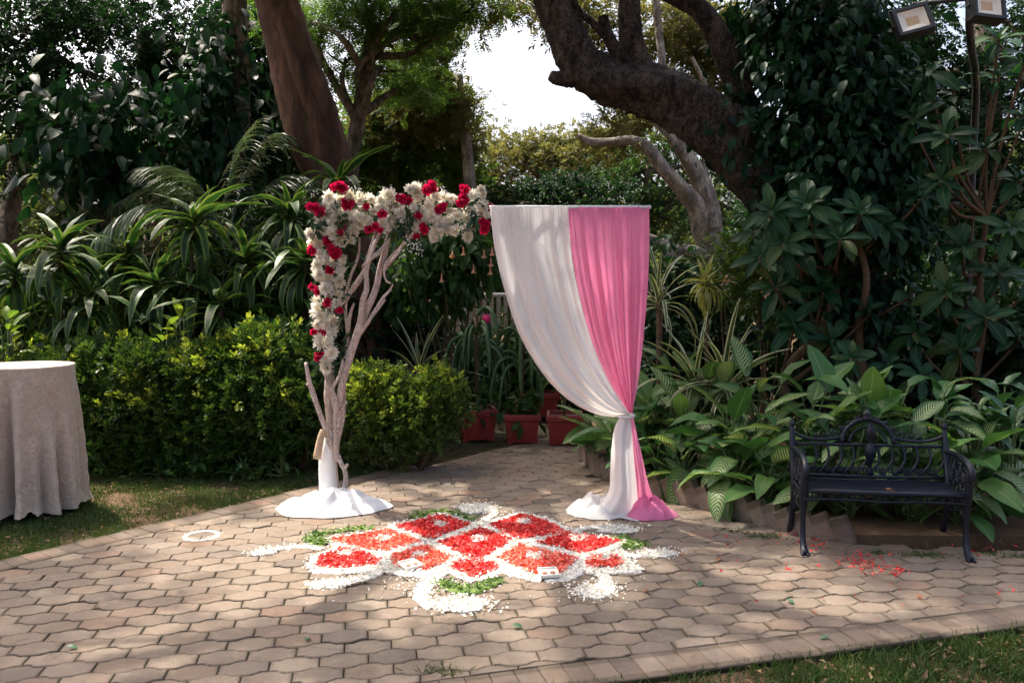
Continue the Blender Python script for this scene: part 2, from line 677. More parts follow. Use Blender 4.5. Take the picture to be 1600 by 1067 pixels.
# leaves
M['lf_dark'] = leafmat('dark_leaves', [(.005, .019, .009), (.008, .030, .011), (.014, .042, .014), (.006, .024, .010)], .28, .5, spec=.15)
M['lf_vine'] = leafmat('vine_leaves', [(.004, .019, .010), (.006, .030, .013), (.011, .044, .016)], .2, .45, spec=.16)
M['lf_mid'] = leafmat('mid_leaves', [(.018, .052, .014), (.032, .078, .020), (.052, .098, .026), (.024, .064, .016)], .38, .5, spec=.25)
M['lf_fern'] = leafmat('feathery_leaves', [(.036, .088, .018), (.060, .120, .026), (.055, .105, .030)], .48, .55, spec=.2, tgain=1.7)
M['lf_olive'] = leafmat('olive_leaves', [(.070, .085, .028), (.105, .115, .042), (.13, .12, .05), (.085, .10, .035), (.15, .13, .07)], .42, .55, spec=.2)
M['lf_hedge'] = leafmat('hedge_leaves', [(.022, .055, .012), (.040, .085, .015), (.045, .085, .016), (.025, .058, .013), (.06, .105, .02)], .36, .45, spec=.3)
M['lf_lime'] = leafmat('lime_leaves', [(.03, .07, .014), (.055, .10, .018), (.09, .14, .025), (.04, .085, .016), (.15, .19, .04)], .38, .42, spec=.3)
M['lf_sunlit_shoot'] = leafmat('sunlit_shoot_leaves', [(.12, .19, .022), (.20, .27, .035), (.30, .35, .06), (.15, .22, .03)], .45, .42, spec=.3)  # yellow-green young growth, with sunlight painted into the colour
M['lf_far'] = leafmat('far_leaves', [(.045, .075, .025), (.075, .105, .035), (.10, .115, .045)], .35, .6, spec=.15)
M['lf_rosette'] = leafmat('rosette_leaves', [(.004, .026, .011), (.006, .038, .015), (.012, .052, .018), (.005, .032, .014), (.022, .062, .018), (.008, .042, .017), (.045, .070, .018)], .24, .45, 'object', .16, 'rib', (.09, .16, .06))
M['lf_drac'] = leafmat('corn_plant_leaves', [(.007, .029, .010), (.012, .044, .013), (.022, .062, .016)], .28, .45, 'object', .24, 'margin', (.095, .145, .036))
M['lf_palm'] = leafmat('palm_leaflets', [(.035, .065, .040), (.055, .095, .055), (.085, .12, .070)], .25, .35, spec=.5)
M['lf_dieff'] = leafmat('dumb_cane_leaves', [(.030, .095, .028), (.050, .135, .038), (.095, .185, .05), (.038, .11, .034)], .32, .42, 'object', .3, 'veins', (.42, .46, .24))
M['lf_broad'] = leafmat('broad_leaves', [(.020, .068, .022), (.034, .100, .028), (.055, .13, .035)], .28, .33, 'object', .5, 'rib', (.10, .17, .06))
M['lf_pandan'] = leafmat('striped_straps', [(.040, .075, .030), (.06, .10, .04)], .25, .35, 'object', .5, 'margin', (.50, .50, .32))
M['lf_brom'] = leafmat('yellow_straps', [(.16, .20, .04), (.26, .28, .07)], .35, .4, 'object', .5, 'margin', (.42, .42, .16))
M['lf_cactus'] = plain('cactus_stem', (.05, .10, .035), .5, .4, .3, 14)
M['lf_arch'] = leafmat('arch_foliage', [(.015, .045, .018), (.03, .07, .025)], .2, .4)
M['pink_bloom'] = leafmat('pink_bloom', [(.55, .28, .30), (.65, .42, .40), (.50, .20, .24)], .4, .5)
M['bell_bloom'] = leafmat('orange_bell', [(.55, .22, .13), (.62, .34, .24)], .4, .5)
M['hot_pink'] = plain('hot_pink_bloom', (.70, .03, .16), .5, .4, .2, 30)
M['dead_leaf'] = leafmat('dead_leaf', [(.30, .10, .05), (.36, .17, .07), (.22, .09, .05)], .2, .6, 'object')
M['green_leaf'] = leafmat('fallen_green_leaf', [(.03, .11, .05), (.05, .14, .06)], .1, .4, 'object')


def flower_mat(name, inner, outer, r0, r1, kind='object', var=.12, trans=.25):
    m, nt, N, L = newmat(name)
    tc = nt.nodes.new('ShaderNodeTexCoord').outputs['Object']
    ln = nt.nodes.new('ShaderNodeVectorMath')
    ln.operation = 'LENGTH'
    L.new(tc, ln.inputs[0])
    c = ramp(nt, ln.outputs['Value'], [(r0, inner), (r1, outer)])
    r = rnd(nt, kind)
    c = mixrgb(nt, c, ramp(nt, r, [(0, (1 - var * 2, 1 - var * 2.2, 1 - var * 3)), (.5, (1, .97, .93)), (1, (1, 1, 1))]), 1.0, 'MULTIPLY')
    finish(nt, c, rough=.6, spec=.25, trans=trans)
    return m


M['mum'] = flower_mat('chrysanthemum_petals', (.90, .82, .60), (.93, .91, .85), .012, .040, trans=.42)
M['rose'] = flower_mat('rose_petals', (.50, .006, .045), (.72, .012, .11), .005, .04, var=.15, trans=.3)
M['breath'] = plain('tiny_white_blooms', (.80, .80, .76), .7, .2, .05, 20)
M['petal_red'] = leafmat('red_petals', [(.62, .012, .022), (.72, .03, .035), (.78, .10, .08), (.66, .015, .03), (.80, .20, .15), (.50, .008, .016)], .2, .55, spec=.25, tgain=1.1)
M['petal_red_bed'] = plain('red_petal_bed', (.52, .014, .02), .7, .2, .45, 70, .8, bdist=.01)
M['petal_salmon'] = leafmat('salmon_petals', [(.72, .03, .035), (.80, .16, .11), (.84, .30, .20), (.78, .10, .08), (.82, .38, .26)], .2, .55, spec=.25, tgain=1.1)
M['petal_white'] = leafmat('white_petals', [(.76, .74, .70), (.84, .83, .80), (.68, .66, .62), (.80, .77, .71)], .15, .6, spec=.2, tgain=1.0)
M['petal_white_bed'] = plain('white_petal_bed', (.62, .59, .55), .8, .2, .25, 60, .8, bdist=.01)
M['petal_green'] = leafmat('chopped_leaves', [(.05, .12, .025), (.10, .18, .03), (.17, .25, .05), (.07, .15, .03)], .25, .5)


def cloth_mat(name, col, trans=.25, rough=.75, crinkle=60, bstr=.25, sheen=.2, var=.06, wave=None):
    m, nt, N, L = newmat(name)
    n = noise(nt, crinkle, 5, .65)
    n2 = noise(nt, crinkle * .15, 4, .6, dist=1.0)
    c = ramp(nt, n2, [(.3, [a * (1 - var) for a in col]), (.7, [min(1, a * (1 + var)) for a in col])])
    wv = noise(nt, 900, 1, .5)
    h = mth(nt, 'ADD', mth(nt, 'MULTIPLY', n, .5), mth(nt, 'ADD', n2, mth(nt, 'MULTIPLY', wv, .12)))
    finish(nt, c, rough=rough, spec=.2, bump=h, bstr=bstr, bdist=.012, trans=trans, sheen=sheen)
    return m


M['white_cloth'] = cloth_mat('white_chiffon', (.82, .785, .76), .36, var=.02, bstr=.12)
M['white_net'] = cloth_mat('white_net', (.84, .83, .82), .2, crinkle=40, bstr=.5)
M['pink_cloth'] = cloth_mat('pink_chiffon', (.88, .265, .46), .42, var=.03, bstr=.12)


def table_mat():
    m, nt, N, L = newmat('crushed_velvet')
    n = noise(nt, 26, 6, .7, dist=1.6)
    n2 = noise(nt, 5, 3)
    c = ramp(nt, n, [(.35, (.37, .275, .21)), (.55, (.51, .395, .312)), (.70, (.63, .51, .42))])
    c = mixrgb(nt, c, (.42, .32, .25), ramp(nt, n2, [(.4, 0.0), (.7, .5)]))
    finish(nt, c, rough=ramp(nt, n, [(.3, .75), (.7, .42)]), spec=.35, bump=n, bstr=.35, bdist=.012, sheen=.5)
    return m


M['velvet'] = table_mat()

# ================================================================== THE SETTING
mb = MB()
gx = np.concatenate([np.linspace(-90, -10, 9), np.linspace(-8, 8, 33), np.linspace(10, 90, 9)])
gy = np.concatenate([np.linspace(-40, -4, 5), np.linspace(-2, 14, 33), np.linspace(16, 120, 12)])
Pts = np.zeros((len(gy), len(gx), 3))
for i, y in enumerate(gy):
    for j, x in enumerate(gx):
        Pts[i, j] = (x, y, -.045 + (.02 * math.sin(x * 1.7 + y) * math.sin(y * 1.3) if abs(x) < 8 else 0))
mb.grid(Pts)
o = build(mb, 'ground', M['soil'], smooth=True)
tag(o, 'bare brown soil under the garden plants and around the paving', kind='structure')

# paved area outline (ground metres): left border line, bottom right border line, garden side
LA, LB = G(0, 874)[:2], G(626, 727)[:2]             # outer edge of left border
RA, RB = G(935, 1067)[:2], G(1600, 977)[:2]         # outer edge of lower right border
ld, rd = nrm(LB - LA), nrm(RB - RA)
ln_, rn_ = np.array([ld[1], -ld[0]]), np.array([-rd[1], rd[0]])   # inward normals
EDGE = [G(905, 715)[:2], G(928, 741)[:2], G(965, 757)[:2], G(1010, 773)[:2], G(1120, 802)[:2], G(1240, 835)[:2], G(1345, 853)[:2]]
PAVE = [LA - ld * 3.2, LB, np.array([-.78, 7.75]), np.array([-.80, 9.6]), np.array([.95, 9.6]), np.array([.78, 8.3])] + EDGE + \
       [G(1600, 866)[:2], np.array([6.5, 5.0]), RA + rd * 6.4, RA - rd * 3.0, np.array([-3.0, 1.4])]


def inside(p, poly):
    x, y = p
    c = False
    n = len(poly)
    for i in range(n):
        x1, y1 = poly[i]
        x2, y2 = poly[(i + 1) % n]
        if (y1 > y) != (y2 > y) and x < (x2 - x1) * (y - y1) / (y2 - y1) + x1:
            c = not c
    return c


paving = thing('paving', (0, 0, 0), 'beige interlocking concrete block paving with brick border', None)
paving['kind'] = 'structure'
mb = MB()
n = len(PAVE)
mb.add([(p[0], p[1], -.010) for p in PAVE] + [(p[0], p[1], -.06) for p in PAVE], [tuple(range(n))[::-1]] + [(i, (i + 1) % n, n + (i + 1) % n, n + i) for i in range(n)])
me = mb.mesh('sand_bed', M['joint'], False)
put('sand_bed', me, paving)

PW, PP, PA = .205, .121, .030           # block width, row pitch, wave height
hs, ha = PP / 2 - PA / 2, PP / 2 + PA / 2
OUT = [(-.5, hs), (-.35, hs), (-.15, ha), (.15, ha), (.35, hs), (.5, hs), (.5, -hs), (.35, -hs), (.15, -ha), (-.15, -ha), (-.35, -hs), (-.5, -hs)]


def block_geo(poly, gap=.0026, bev=.005, h=.035):
    """poly: outline (n,2) about the origin"""
    poly = np.array(poly)
    c = poly.mean(0)
    r = np.linalg.norm(poly - c, axis=1, keepdims=True)
    a = poly - (poly - c) / r * gap
    b = poly - (poly - c) / r * (gap + bev)
    n = len(poly)
    V = np.concatenate([np.c_[b, np.zeros(n)], np.c_[a, np.full(n, -bev * .8)], np.c_[a, np.full(n, -h)]])
    F = [tuple(range(n))]
    for i in range(n):
        k = (i + 1) % n
        F.append((i, n + i, n + k, k))
        F.append((n + i, 2 * n + i, 2 * n + k, n + k))
    F = [f[::-1] for f in F]
    return V, F


def clip(poly, a, nn):
    out = []
    for i in range(len(poly)):
        p, q = poly[i], poly[(i + 1) % len(poly)]
        dp, dq = np.dot(p - a, nn), np.dot(q - a, nn)
        if dp >= 0:
            out.append(p)
        if (dp >= 0) != (dq >= 0):
            out.append(p + (q - p) * dp / (dp - dq))
    return out


YAW = R(10.5)
ux, uy = np.array([math.cos(YAW), math.sin(YAW)]), np.array([-math.sin(YAW), math.cos(YAW)])
BW = .205                                # border depth
base = np.array(OUT)[::-1] * np.array([PW, 1])     # clockwise list -> counter
shared = None
full_V, full_F = block_geo(base)
mbf = MB()
mbf.add(full_V, full_F)
paver_me = mbf.mesh('paver', M['paver'], False)
rs = np.random.RandomState(4)
cells = []
la_in, ra_in = LA + ln_ * BW, RA + rn_ * BW
for r in range(-40, 110):
    for k in range(-50, 60):
        c = ux * (k + (.5 if r % 2 else 0)) * PW + uy * r * PP + np.array([-.4, 4.0])
        if not (1.2 < c[1] < 9.5 and -5 < c[0] < 6.4):
            continue
        px, py = project([c[0], c[1], 0])
        if px < -260 or px > 1860 or py > 1260:
            continue
        if not inside(c, PAVE) and not (np.dot(c - ra_in, rn_) > -.12 and inside(c + rn_ * .14, PAVE)) and not (np.dot(c - la_in, ln_) > -.12 and inside(c + ln_ * .14, PAVE)):
            continue
        dl, dr = np.dot(c - la_in, ln_), np.dot(c - ra_in, rn_)
        if dl < -.12 or dr < -.12:
            continue
        cells.append((c, dl < .13, dr < .13, px, py))
vis = [c for c in cells if -30 < c[3] < 1630 and c[4] < 1085]
vis.sort(key=lambda c: -c[4])
near = set(id(c) for c in vis[:300])
mass = MB()
for c in cells:
    ctr, cl, cr = c[0], c[1], c[2]
    z = rs.normal(0, .0022)
    tx, ty = rs.normal(0, .011, 2)
    Rm = Matrix.Rotation(YAW + rs.normal(0, .008), 3, 'Z') @ Matrix.Rotation(tx, 3, 'X') @ Matrix.Rotation(ty, 3, 'Y')
    M4 = Matrix.Translation((ctr[0], ctr[1], z)) @ Rm.to_4x4()
    if cl or cr:
        poly = [ctr + ux * p[0] + uy * p[1] for p in base]
        if cl:
            poly = clip(poly, la_in, ln_)
        if cr and len(poly) > 2:
            poly = clip(poly, ra_in, rn_)
        if len(poly) < 3:
            continue
        poly = np.array(poly)
        area = .5 * abs(np.dot(poly[:, 0], np.roll(poly[:, 1], 1)) - np.dot(poly[:, 1], np.roll(poly[:, 0], 1)))
        if area < .0025:
            continue
        V, F = block_geo(poly - ctr)
        if id(c) in near:
            m1 = MB()
            m1.add(V, F)
            put('paver', m1.mesh('paver_cut', M['paver'], False), paving, Matrix.Translation((ctr[0], ctr[1], z)))
        else:
            mass.add(V + np.array([ctr[0], ctr[1], z]), F)
    elif id(c) in near:
        put('paver', paver_me, paving, M4)
    else:
        RR = np.array(Rm)
        mass.add(full_V @ RR.T + np.array([ctr[0], ctr[1], z]), full_F)
o = build(mass, 'far_pavers', M['paver_far'], paving, False, kind='stuff')

# soldier course border
bv, bf = block_geo([(-.052, -BW / 2), (.052, -BW / 2), (.052, BW / 2), (-.052, BW / 2)][::-1])
mbb = MB()
mbb.add(bv, bf)
brick_me = mbb.mesh('border_brick', M['brick'], False)
for a, d, nn, t0, t1 in ((LA, ld, ln_, -1.2, np.linalg.norm(LB - LA) + .1), (RA, rd, rn_, -1.6, 3.6)):
    t = t0
    while t < t1:
        c = a + d * t + nn * BW / 2
        ang = math.atan2(d[1], d[0]) + rs.normal(0, .012)
        put('border_brick', brick_me, paving, Matrix.Translation((c[0], c[1], rs.normal(0, .002))) @ Matrix.Rotation(ang, 4, 'Z') @ Matrix.Rotation(rs.normal(0, .01), 4, 'X'))
        t += .104

# tilted brick edging of the planting bed
edging = thing('brick_edging', (1.2, 6.2, 0), 'row of tilted grey-brown bricks edging the planting bed beside the pink drape', 'edging')
V, F = block_geo([(-.055, -.11), (.055, -.11), (.055, .11), (-.055, .11)][::-1], 0, .006, .065)
eb = MB()
eb.add(V, F)
eb_me = eb.mesh('brick', M['edging'], False)
pts = np.array(EDGE)
seg = np.linalg.norm(np.diff(pts, axis=0), axis=1)
s = np.concatenate([[0], np.cumsum(seg)])
t = .05
while t < s[-1]:
    x, y = np.interp(t, s, pts[:, 0]), np.interp(t, s, pts[:, 1])
    x2, y2 = np.interp(min(t + .1, s[-1]), s, pts[:, 0]), np.interp(min(t + .1, s[-1]), s, pts[:, 1])
    a = math.atan2(y2 - y, x2 - x) if t + .1 < s[-1] else a
    Mx = Matrix.Translation((x, y, .055 + rs.normal(0, .006))) @ Matrix.Rotation(a, 4, 'Z') @ Matrix.Rotation(R(90 + rs.normal(0, 3)), 4, 'X') @ Matrix.Rotation(R(29 + rs.normal(0, 4)), 4, 'Z')
    put('brick', eb_me, edging, Mx)
    t += .116

# raised soil of the bed behind the edging
mb = MB()
bed = [p for p in EDGE] + [G(1600, 855)[:2], np.array([7, 5.4]), np.array([7, 12]), np.array([1.3, 12])]
bed = [np.array(p) + np.array([.02, .05]) for p in bed]
n = len(bed)
mb.add([(p[0], p[1], .055) for p in bed] + [(p[0], p[1], -.05) for p in bed], [tuple(range(n)), ] + [(i, n + i, n + (i + 1) % n, (i + 1) % n) for i in range(n)])
o = build(mb, 'bed_soil', M['soil'], smooth=False)
tag(o, 'dark soil of the raised planting bed behind the bench', kind='structure')

# low kerb blocks by the clipped shrub, left of the path
kerb = thing('kerb_blocks', (-.75, 7.9, 0), 'low dark brick kerb left of the path by the red planters', 'kerb')
kb = MB()
V, F = block_geo([(-.1, -.05), (.1, -.05), (.1, .05), (-.1, .05)][::-1], 0, .006, .10)
kb.add(V, F)
kb_me = kb.mesh('brick', M['edging'], False)
for i in range(9):
    put('brick', kb_me, kerb, Matrix.Translation((-.86 - rs.normal(0, .006), 7.5 + i * .215, .075)) @ Matrix.Rotation(R(90 + rs.normal(0, 2)), 4, 'Z'))


# grass
def grass_patch(name, label, area, n, seed, hmin, hmax, inpoly, bare=None):
    rs = np.random.RandomState(seed)
    x0, x1, y0, y1 = area
    p = np.c_[rs.uniform(x0, x1, n * 3), rs.uniform(y0, y1, n * 3)]
    p = p[inpoly(p)][:n]
    cl = np.sin(p[:, 0] * 5.1 + 1) * np.sin(p[:, 1] * 6.3) + .6 * np.sin(p[:, 0] * 13 + p[:, 1] * 9)
    k = rs.rand(len(p)) < np.clip(.62 + .45 * cl, .12, 1)
    p = p[k]
    T = T_pack([(-.06, 0, 0), (.06, 0, 0), (.045, .5, .08), (-.045, .5, .08), (0, 1, .32)], [(0, 1, 2, 3), (3, 2, 4)])
    m = len(p)
    d = nrm(np.c_[rs.randn(m, 2) * .6, np.full(m, .9)])
    nn = nrm(np.c_[rs.randn(m, 2), np.full(m, .1)])
    sc_ = rs.uniform(hmin, hmax, m)
    mb = MB()
    mb.scatter(T, frames(d, nn) * sc_[:, None, None], np.c_[p, np.full(m, -.05)])
    # dry leaf litter among the blades
    k = m // 34
    q = p[rs.choice(m, k)] + rs.randn(k, 2) * .06
    mb.scatter(T_leaf(.4), frames(np.c_[rs.randn(k, 2), rs.randn(k) * .15], np.c_[rs.randn(k, 2) * .3, np.ones(k)]) * rs.uniform(.02, .055, k)[:, None, None], np.c_[q, rs.uniform(-.03, -.012, k)], 1)
    o = build(mb, name, [M['grass'], M['litter']], None, False, 'stuff')
    return tag(o, label, 'grass', kind='stuff')


def left_grass(p):
    d = (p - LA) @ ln_
    t = (p - LA) @ ld
    return (d < -.01) & (d > -1.9) & (t > -.9) & (t < 4.2)


def right_grass(p):
    d = (p - RA) @ rn_
    return (d < .02) & (d > -1.1)


grass_patch('grass', 'short patchy grass strip between paving and clipped hedge', (-5.2, -.3, 4, 8.5), 150000, 1, .028, .070, left_grass)
grass_patch('grass', 'rough tufty grass with dry litter in the bottom corner below the border', (-.2, 4.5, 2.4, 4.6), 80000, 2, .03, .085, right_grass)

# ================================================================== DRAPED TABLE
tc0 = G(48, 806)[:2]
TC = np.array([tc0[0], 5.93])
TC[0] = P(36, 570, 5.93)[0]
TH = P(48, 570, 5.93)[2]
table = thing('cocktail_table', (TC[0], TC[1], 0), 'tall round table under a crumpled beige velvet cloth on the grass', 'table')
mb = MB()
mb.lathe((TC[0], TC[1], TH - .03), [(.001, 0), (.315, 0), (.318, .01), (.315, .022), (.001, .022)], 40)
build(mb, 'table_top', M['wood_cut'], table)
mb = MB()
mb.lathe((TC[0], TC[1], 0), [(.001, 0), (.22, 0), (.22, .02), (.03, .05), (.03, TH - .05), (.001, TH - .05)], 20)
build(mb, 'pedestal', M['iron'], table)
rs = np.random.RandomState(12)
na, nv = 240, 70
th = np.linspace(0, 2 * PI, na, endpoint=False)
FOLDS = [(R(a), d, w, v0) for a, d, w, v0 in ((-118, .14, .12, .02), (-76, .12, .085, .08), (-46, .07, .07, .45), (-18, .09, .09, .3), (15, .05, .1, .1), (50, .07, .12, .1), (90, .06, .1, .1), (125, .07, .1, .1), (160, .06, .1, .1), (195, .07, .1, .1))]
rows = []
for r_ in (.001, .12, .22, .30, .322):
    rows.append(np.c_[TC[0] + r_ * np.cos(th), TC[1] + r_ * np.sin(th), np.full(na, TH + .002 * np.sin(3 * th))])
hem = .018 * np.sin(5 * th + 1) + .012 * np.sin(11 * th) + .006 * np.sin(31 * th + 2) + .004 * rs.randn(na)
for i in range(nv):
    v = i / (nv - 1)
    r_ = .330 - .004 * v + .006 * np.sin(5 * th + 2 * v) * v
    for a0, dp, wd, v0 in FOLDS:
        dth = (th - a0 - .10 * v * math.sin(a0 * 5) + PI) % (2 * PI) - PI
        g_ = max(0, (v - v0) / (1 - v0)) ** .7
        r_ = r_ - dp * g_ * np.exp(-(dth / wd) ** 2) + dp * .75 * g_ * np.exp(-((np.abs(dth) - wd * 2.3) / (wd * 1.3)) ** 2)
    if v > .9:
        r_ = r_ + .022 * ((v - .9) / .1) ** 2 * (1 + .7 * np.sin(4 * th + .4) + .4 * np.sin(9 * th))
    z = TH * (1 - v) + v * (.012) + np.maximum(0, hem) * v ** 4 * 1.2
    if i < 4:
        z = z + 0
    cr = .004 * np.sin(40 * v + 9 * th) * v
    rows.append(np.c_[TC[0] + (r_ + cr) * np.cos(th), TC[1] + (r_ + cr) * np.sin(th), np.broadcast_to(z, th.shape)])
mb.__init__()
mb.grid(np.array(rows), wrap=True)
build(mb, 'tablecloth', M['velvet'], table)


# ================================================================== CLOTH HEAPS
def heap(c, rx, ry, h, seed, spike=0.0, n=120, m=36, rot=0.0, lobes=.12, ridge=.3, kmax=22):
    rs = np.random.RandomState(seed)
    th = np.linspace(0, 2 * PI, n, endpoint=False)
    edge = 1 + sum(lobes / (k ** .6) * rs.uniform(.4, 1) * np.sin(k * th + rs.uniform(0, 7)) for k in (2, 3, 5, 8, 13))
    ph = [(rs.randint(3, kmax), rs.uniform(0, 7), rs.uniform(-3, 3), rs.uniform(.3, 1)) for _ in range(9)]
    rows = []
    for i in range(m):
        t = i / (m - 1)
        r_ = t * edge
        w = sum(a * (.5 + .5 * np.cos((k % 9 + 2) * th + p + q * t * 3.2 + 1.3 * np.sin(2 * th + 5 * t + p))) ** 1.4 for k, p, q, a in ph) / 9 * 1.9
        zz = h * (1 - t ** 2.6) ** .8 * ((1 - ridge) + ridge * (1.5 * w * min(1, t * 3) + .6 * (1 - min(1, t * 3)))) * (1 - .35 * t) + spike * max(0, 1 - t * 3.2) ** 2 + .004
        x, y = r_ * rx * np.cos(th), r_ * ry * np.sin(th)
        xr, yr = x * math.cos(rot) - y * math.sin(rot), x * math.sin(rot) + y * math.cos(rot)
        rows.append(np.c_[c[0] + xr, c[1] + yr, np.maximum(zz, .006)])
    mb = MB()
    mb.grid(np.array(rows), wrap=True)
    return mb


# ================================================================== FLOWER ARCH
AY = 6.15
arch_o = P(517, 788, AY)
arch = thing('flower_arch', (arch_o[0], AY, 0), 'driftwood arch bound with white chrysanthemums and red roses on the paving', 'arch')


def pl(points, Y):
    return [P(x, y, Y + dy) for x, y, dy, _ in points], [w / 2 * Y / FPX for _, _, _, w in points]


def branch(points, sides=9, rough=.12, name='branch', mat=None, parent=None, Y=AY, sub=5, seed=None):
    p, r = pl(points, Y)
    mb = MB()
    mb.tube(p, r, sides, sub=sub, rough=rough, seed=int(points[0][0] * 7 + points[-1][1]) % 9999)
    return build(mb, name, mat or M['wood'], parent or arch)


branch([(523, 789, 0, 15), (521, 735, 0, 13), (520, 703, 0, 13), (517, 657, 0, 14), (514, 620, 0, 15), (515, 589, 0, 14), (514, 520, .03, 12), (513, 420, .05, 11), (512, 322, .06, 10)], 12, .15, 'post')
branch([(505, 330, .06, 11), (560, 327, .06, 10), (640, 326, .06, 10), (700, 329, .05, 9), (775, 330, .0, 8)], 10, .1, 'beam')
BR = [
    [(524, 720, -.05, 9), (527, 665, -.06, 10), (533, 610, -.06, 11), (548, 556, -.06, 13), (563, 505, -.06, 13), (567, 470, -.07, 11), (573, 450, -.07, 9), (572, 425, -.07, 8), (577, 405, -.08, 7), (590, 372, -.08, 6), (612, 335, -.08, 5)],
    [(548, 556, -.05, 10), (558, 520, -.04, 11), (570, 490, -.03, 11), (587, 453, -.02, 11), (594, 420, -.02, 10), (602, 390, -.02, 9), (608, 355, -.02, 8), (606, 335, 0, 7)],
    [(601, 418, -.03, 8), (612, 402, -.06, 7), (625, 388, -.08, 6), (640, 370, -.09, 5), (660, 352, -.1, 4)],
    [(602, 420, -.05, 5), (614, 405, -.1, 5), (626, 388, -.1, 4), (636, 365, -.1, 3), (646, 340, -.1, 3)],
    [(606, 408, -.06, 3.5), (601, 418, -.09, 3.5), (601, 430, -.1, 3), (604, 439, -.1, 3), (610, 443, -.1, 2.4)],
    [(562, 522, -.06, 7), (575, 503, -.07, 6), (586, 485, -.08, 5), (599, 465, -.08, 4.5), (608, 455, -.08, 4), (614, 444, -.08, 2.6)],
    [(575, 503, -.09, 5), (588, 487, -.1, 4), (602, 468, -.1, 3.5)],
    [(541, 470, 0, 6), (549, 455, 0, 8), (560, 440, -.03, 9), (569, 425, -.05, 8), (574, 405, -.06, 7), (582, 380, -.06, 6), (588, 358, -.06, 5), (596, 330, -.04, 5)],
    [(575, 405, -.07, 6), (590, 395, -.08, 5), (602, 380, -.09, 4), (608, 362, -.09, 3.5)],
    [(566, 417, -.08, 4), (580, 405, -.1, 4), (596, 393, -.1, 4), (609, 374, -.1, 3)],
    [(526, 690, -.03, 6), (531, 620, -.02, 6), (540, 560, -.02, 6), (544, 515, -.02, 6), (547, 490, -.02, 5), (553, 474, -.02, 3.5)],
    [(546, 540, .01, 5), (541, 500, .01, 5), (540, 470, .01, 5), (547, 435, .01, 4), (560, 400, .01, 4), (562, 372, .01, 3)],
    [(518, 705, -.05, 9), (510, 672, -.07, 9), (503, 655, -.08, 8), (495, 632, -.09, 8), (488, 612, -.1, 8), (483, 596, -.1, 7), (478, 566, -.1, 6)],
    [(485, 605, -.1, 5), (481, 602, -.12, 4), (479, 600, -.13, 3)],
    [(524, 640, -.06, 6), (518, 615, -.07, 6), (510, 592, -.08, 5), (506, 575, -.08, 4)],
    [(526, 700, -.07, 6), (523, 660, -.08, 7), (526, 630, -.09, 7), (520, 608, -.09, 6), (530, 588, -.09, 5), (537, 560, -.08, 5)],
    [(528, 690, -.02, 7), (536, 650, -.02, 7), (537, 615, -.02, 7), (537, 590, -.02, 7)],
    [(529, 650, -.06, 6), (534, 640, -.08, 5), (542, 627, -.1, 3)],
    [(527, 710, -.05, 8), (533, 724, -.07, 8), (539, 735, -.08, 7), (540, 750, -.08, 7), (538, 770, -.08, 7), (538, 790, -.08, 7)],
    [(538, 732, -.08, 6), (541, 727, -.1, 5), (544, 725, -.1, 4)],
]
for b in BR:
    branch(b)
o = branch([(505, 672, -.08, 10), (501, 685, -.1, 11), (495, 717, -.12, 12)], 8, .06, 'cut_stub', M['wood_cut'])
# white wrap around the foot of the post
mb = MB()
wr = [(523, 792, 0, 34), (514, 772, -.02, 31), (512, 745, -.02, 28), (512, 720, -.02, 26), (513, 700, -.02, 23), (515, 684, -.01, 19), (516, 672, 0, 15)]
p, r = pl(wr, AY)
mb.tube(p, r, 24, sub=6, rough=.06, seed=5)
build(mb, 'cloth_wrap', M['white_net'], arch)
hc = G(513, 801)
hp = heap((hc[0], hc[1] + .12), .40, .27, .15, 31, spike=.05, lobes=.09, ridge=.75, n=200, m=60)
o = build(hp, 'fabric_heap', M['white_net'])
tag(o, 'gathered white net fabric spread round the foot of the flower arch', 'fabric')


# flowers
def mum_mesh(seed):
    rs = np.random.RandomState(seed)
    prof = lambda t: .125 * (math.sin(PI * min(1, t * .8 + .12)) ** .6) * (1 if t < .95 else .5)
    T = T_blade(prof, 4, 2, -.9, 0)
    mb = MB()
    for k, (cnt, el, ln) in enumerate(((15, -.25, 1.0), (15, .12, .98), (13, .5, .88), (10, .85, .72), (7, 1.2, .5))):
        for i in range(cnt):
            a = 2 * PI * (i + .5 * (k % 2)) / cnt + rs.normal(0, .12)
            e = el + rs.normal(0, .12)
            d = np.array([math.cos(a) * math.cos(e), math.sin(a) * math.cos(e), math.sin(e)])
            n_ = np.array([-math.cos(a) * math.sin(e), -math.sin(a) * math.sin(e), math.cos(e)])
            s_ = .056 * ln * rs.uniform(.88, 1.1)
            mb.scatter(T, frames(d[None], n_[None]) * s_, np.array([[0, 0, -.008 + .006 * k]]))
    return mb.mesh('chrysanthemum', M['mum'], True)


def rose_mesh(seed):
    rs = np.random.RandomState(seed)
    prof = lambda t: .52 * math.sin(PI * min(1, t * .72 + .2)) ** .7
    mb = MB()
    for k, (cnt, el, ln, bd) in enumerate(((6, .15, 1.0, -.2), (5, .65, .9, -.8), (4, 1.05, .75, -1.0), (3, 1.3, .6, -.6))):
        T = T_blade(prof, 4, 3, bd, .28)
        for i in range(cnt):
            a = 2 * PI * (i + .4 * k) / cnt + rs.normal(0, .2)
            e = el + rs.normal(0, .15)
            d = np.array([math.cos(a) * math.cos(e), math.sin(a) * math.cos(e), math.sin(e)])
            n_ = np.array([-math.cos(a) * math.sin(e), -math.sin(a) * math.sin(e), math.cos(e)])
            mb.scatter(T, frames(d[None], n_[None]) * .048 * ln * rs.uniform(.85, 1.1), np.array([[0, 0, -.012 + .004 * k]]))
    return mb.mesh('rose', M['rose'], True)


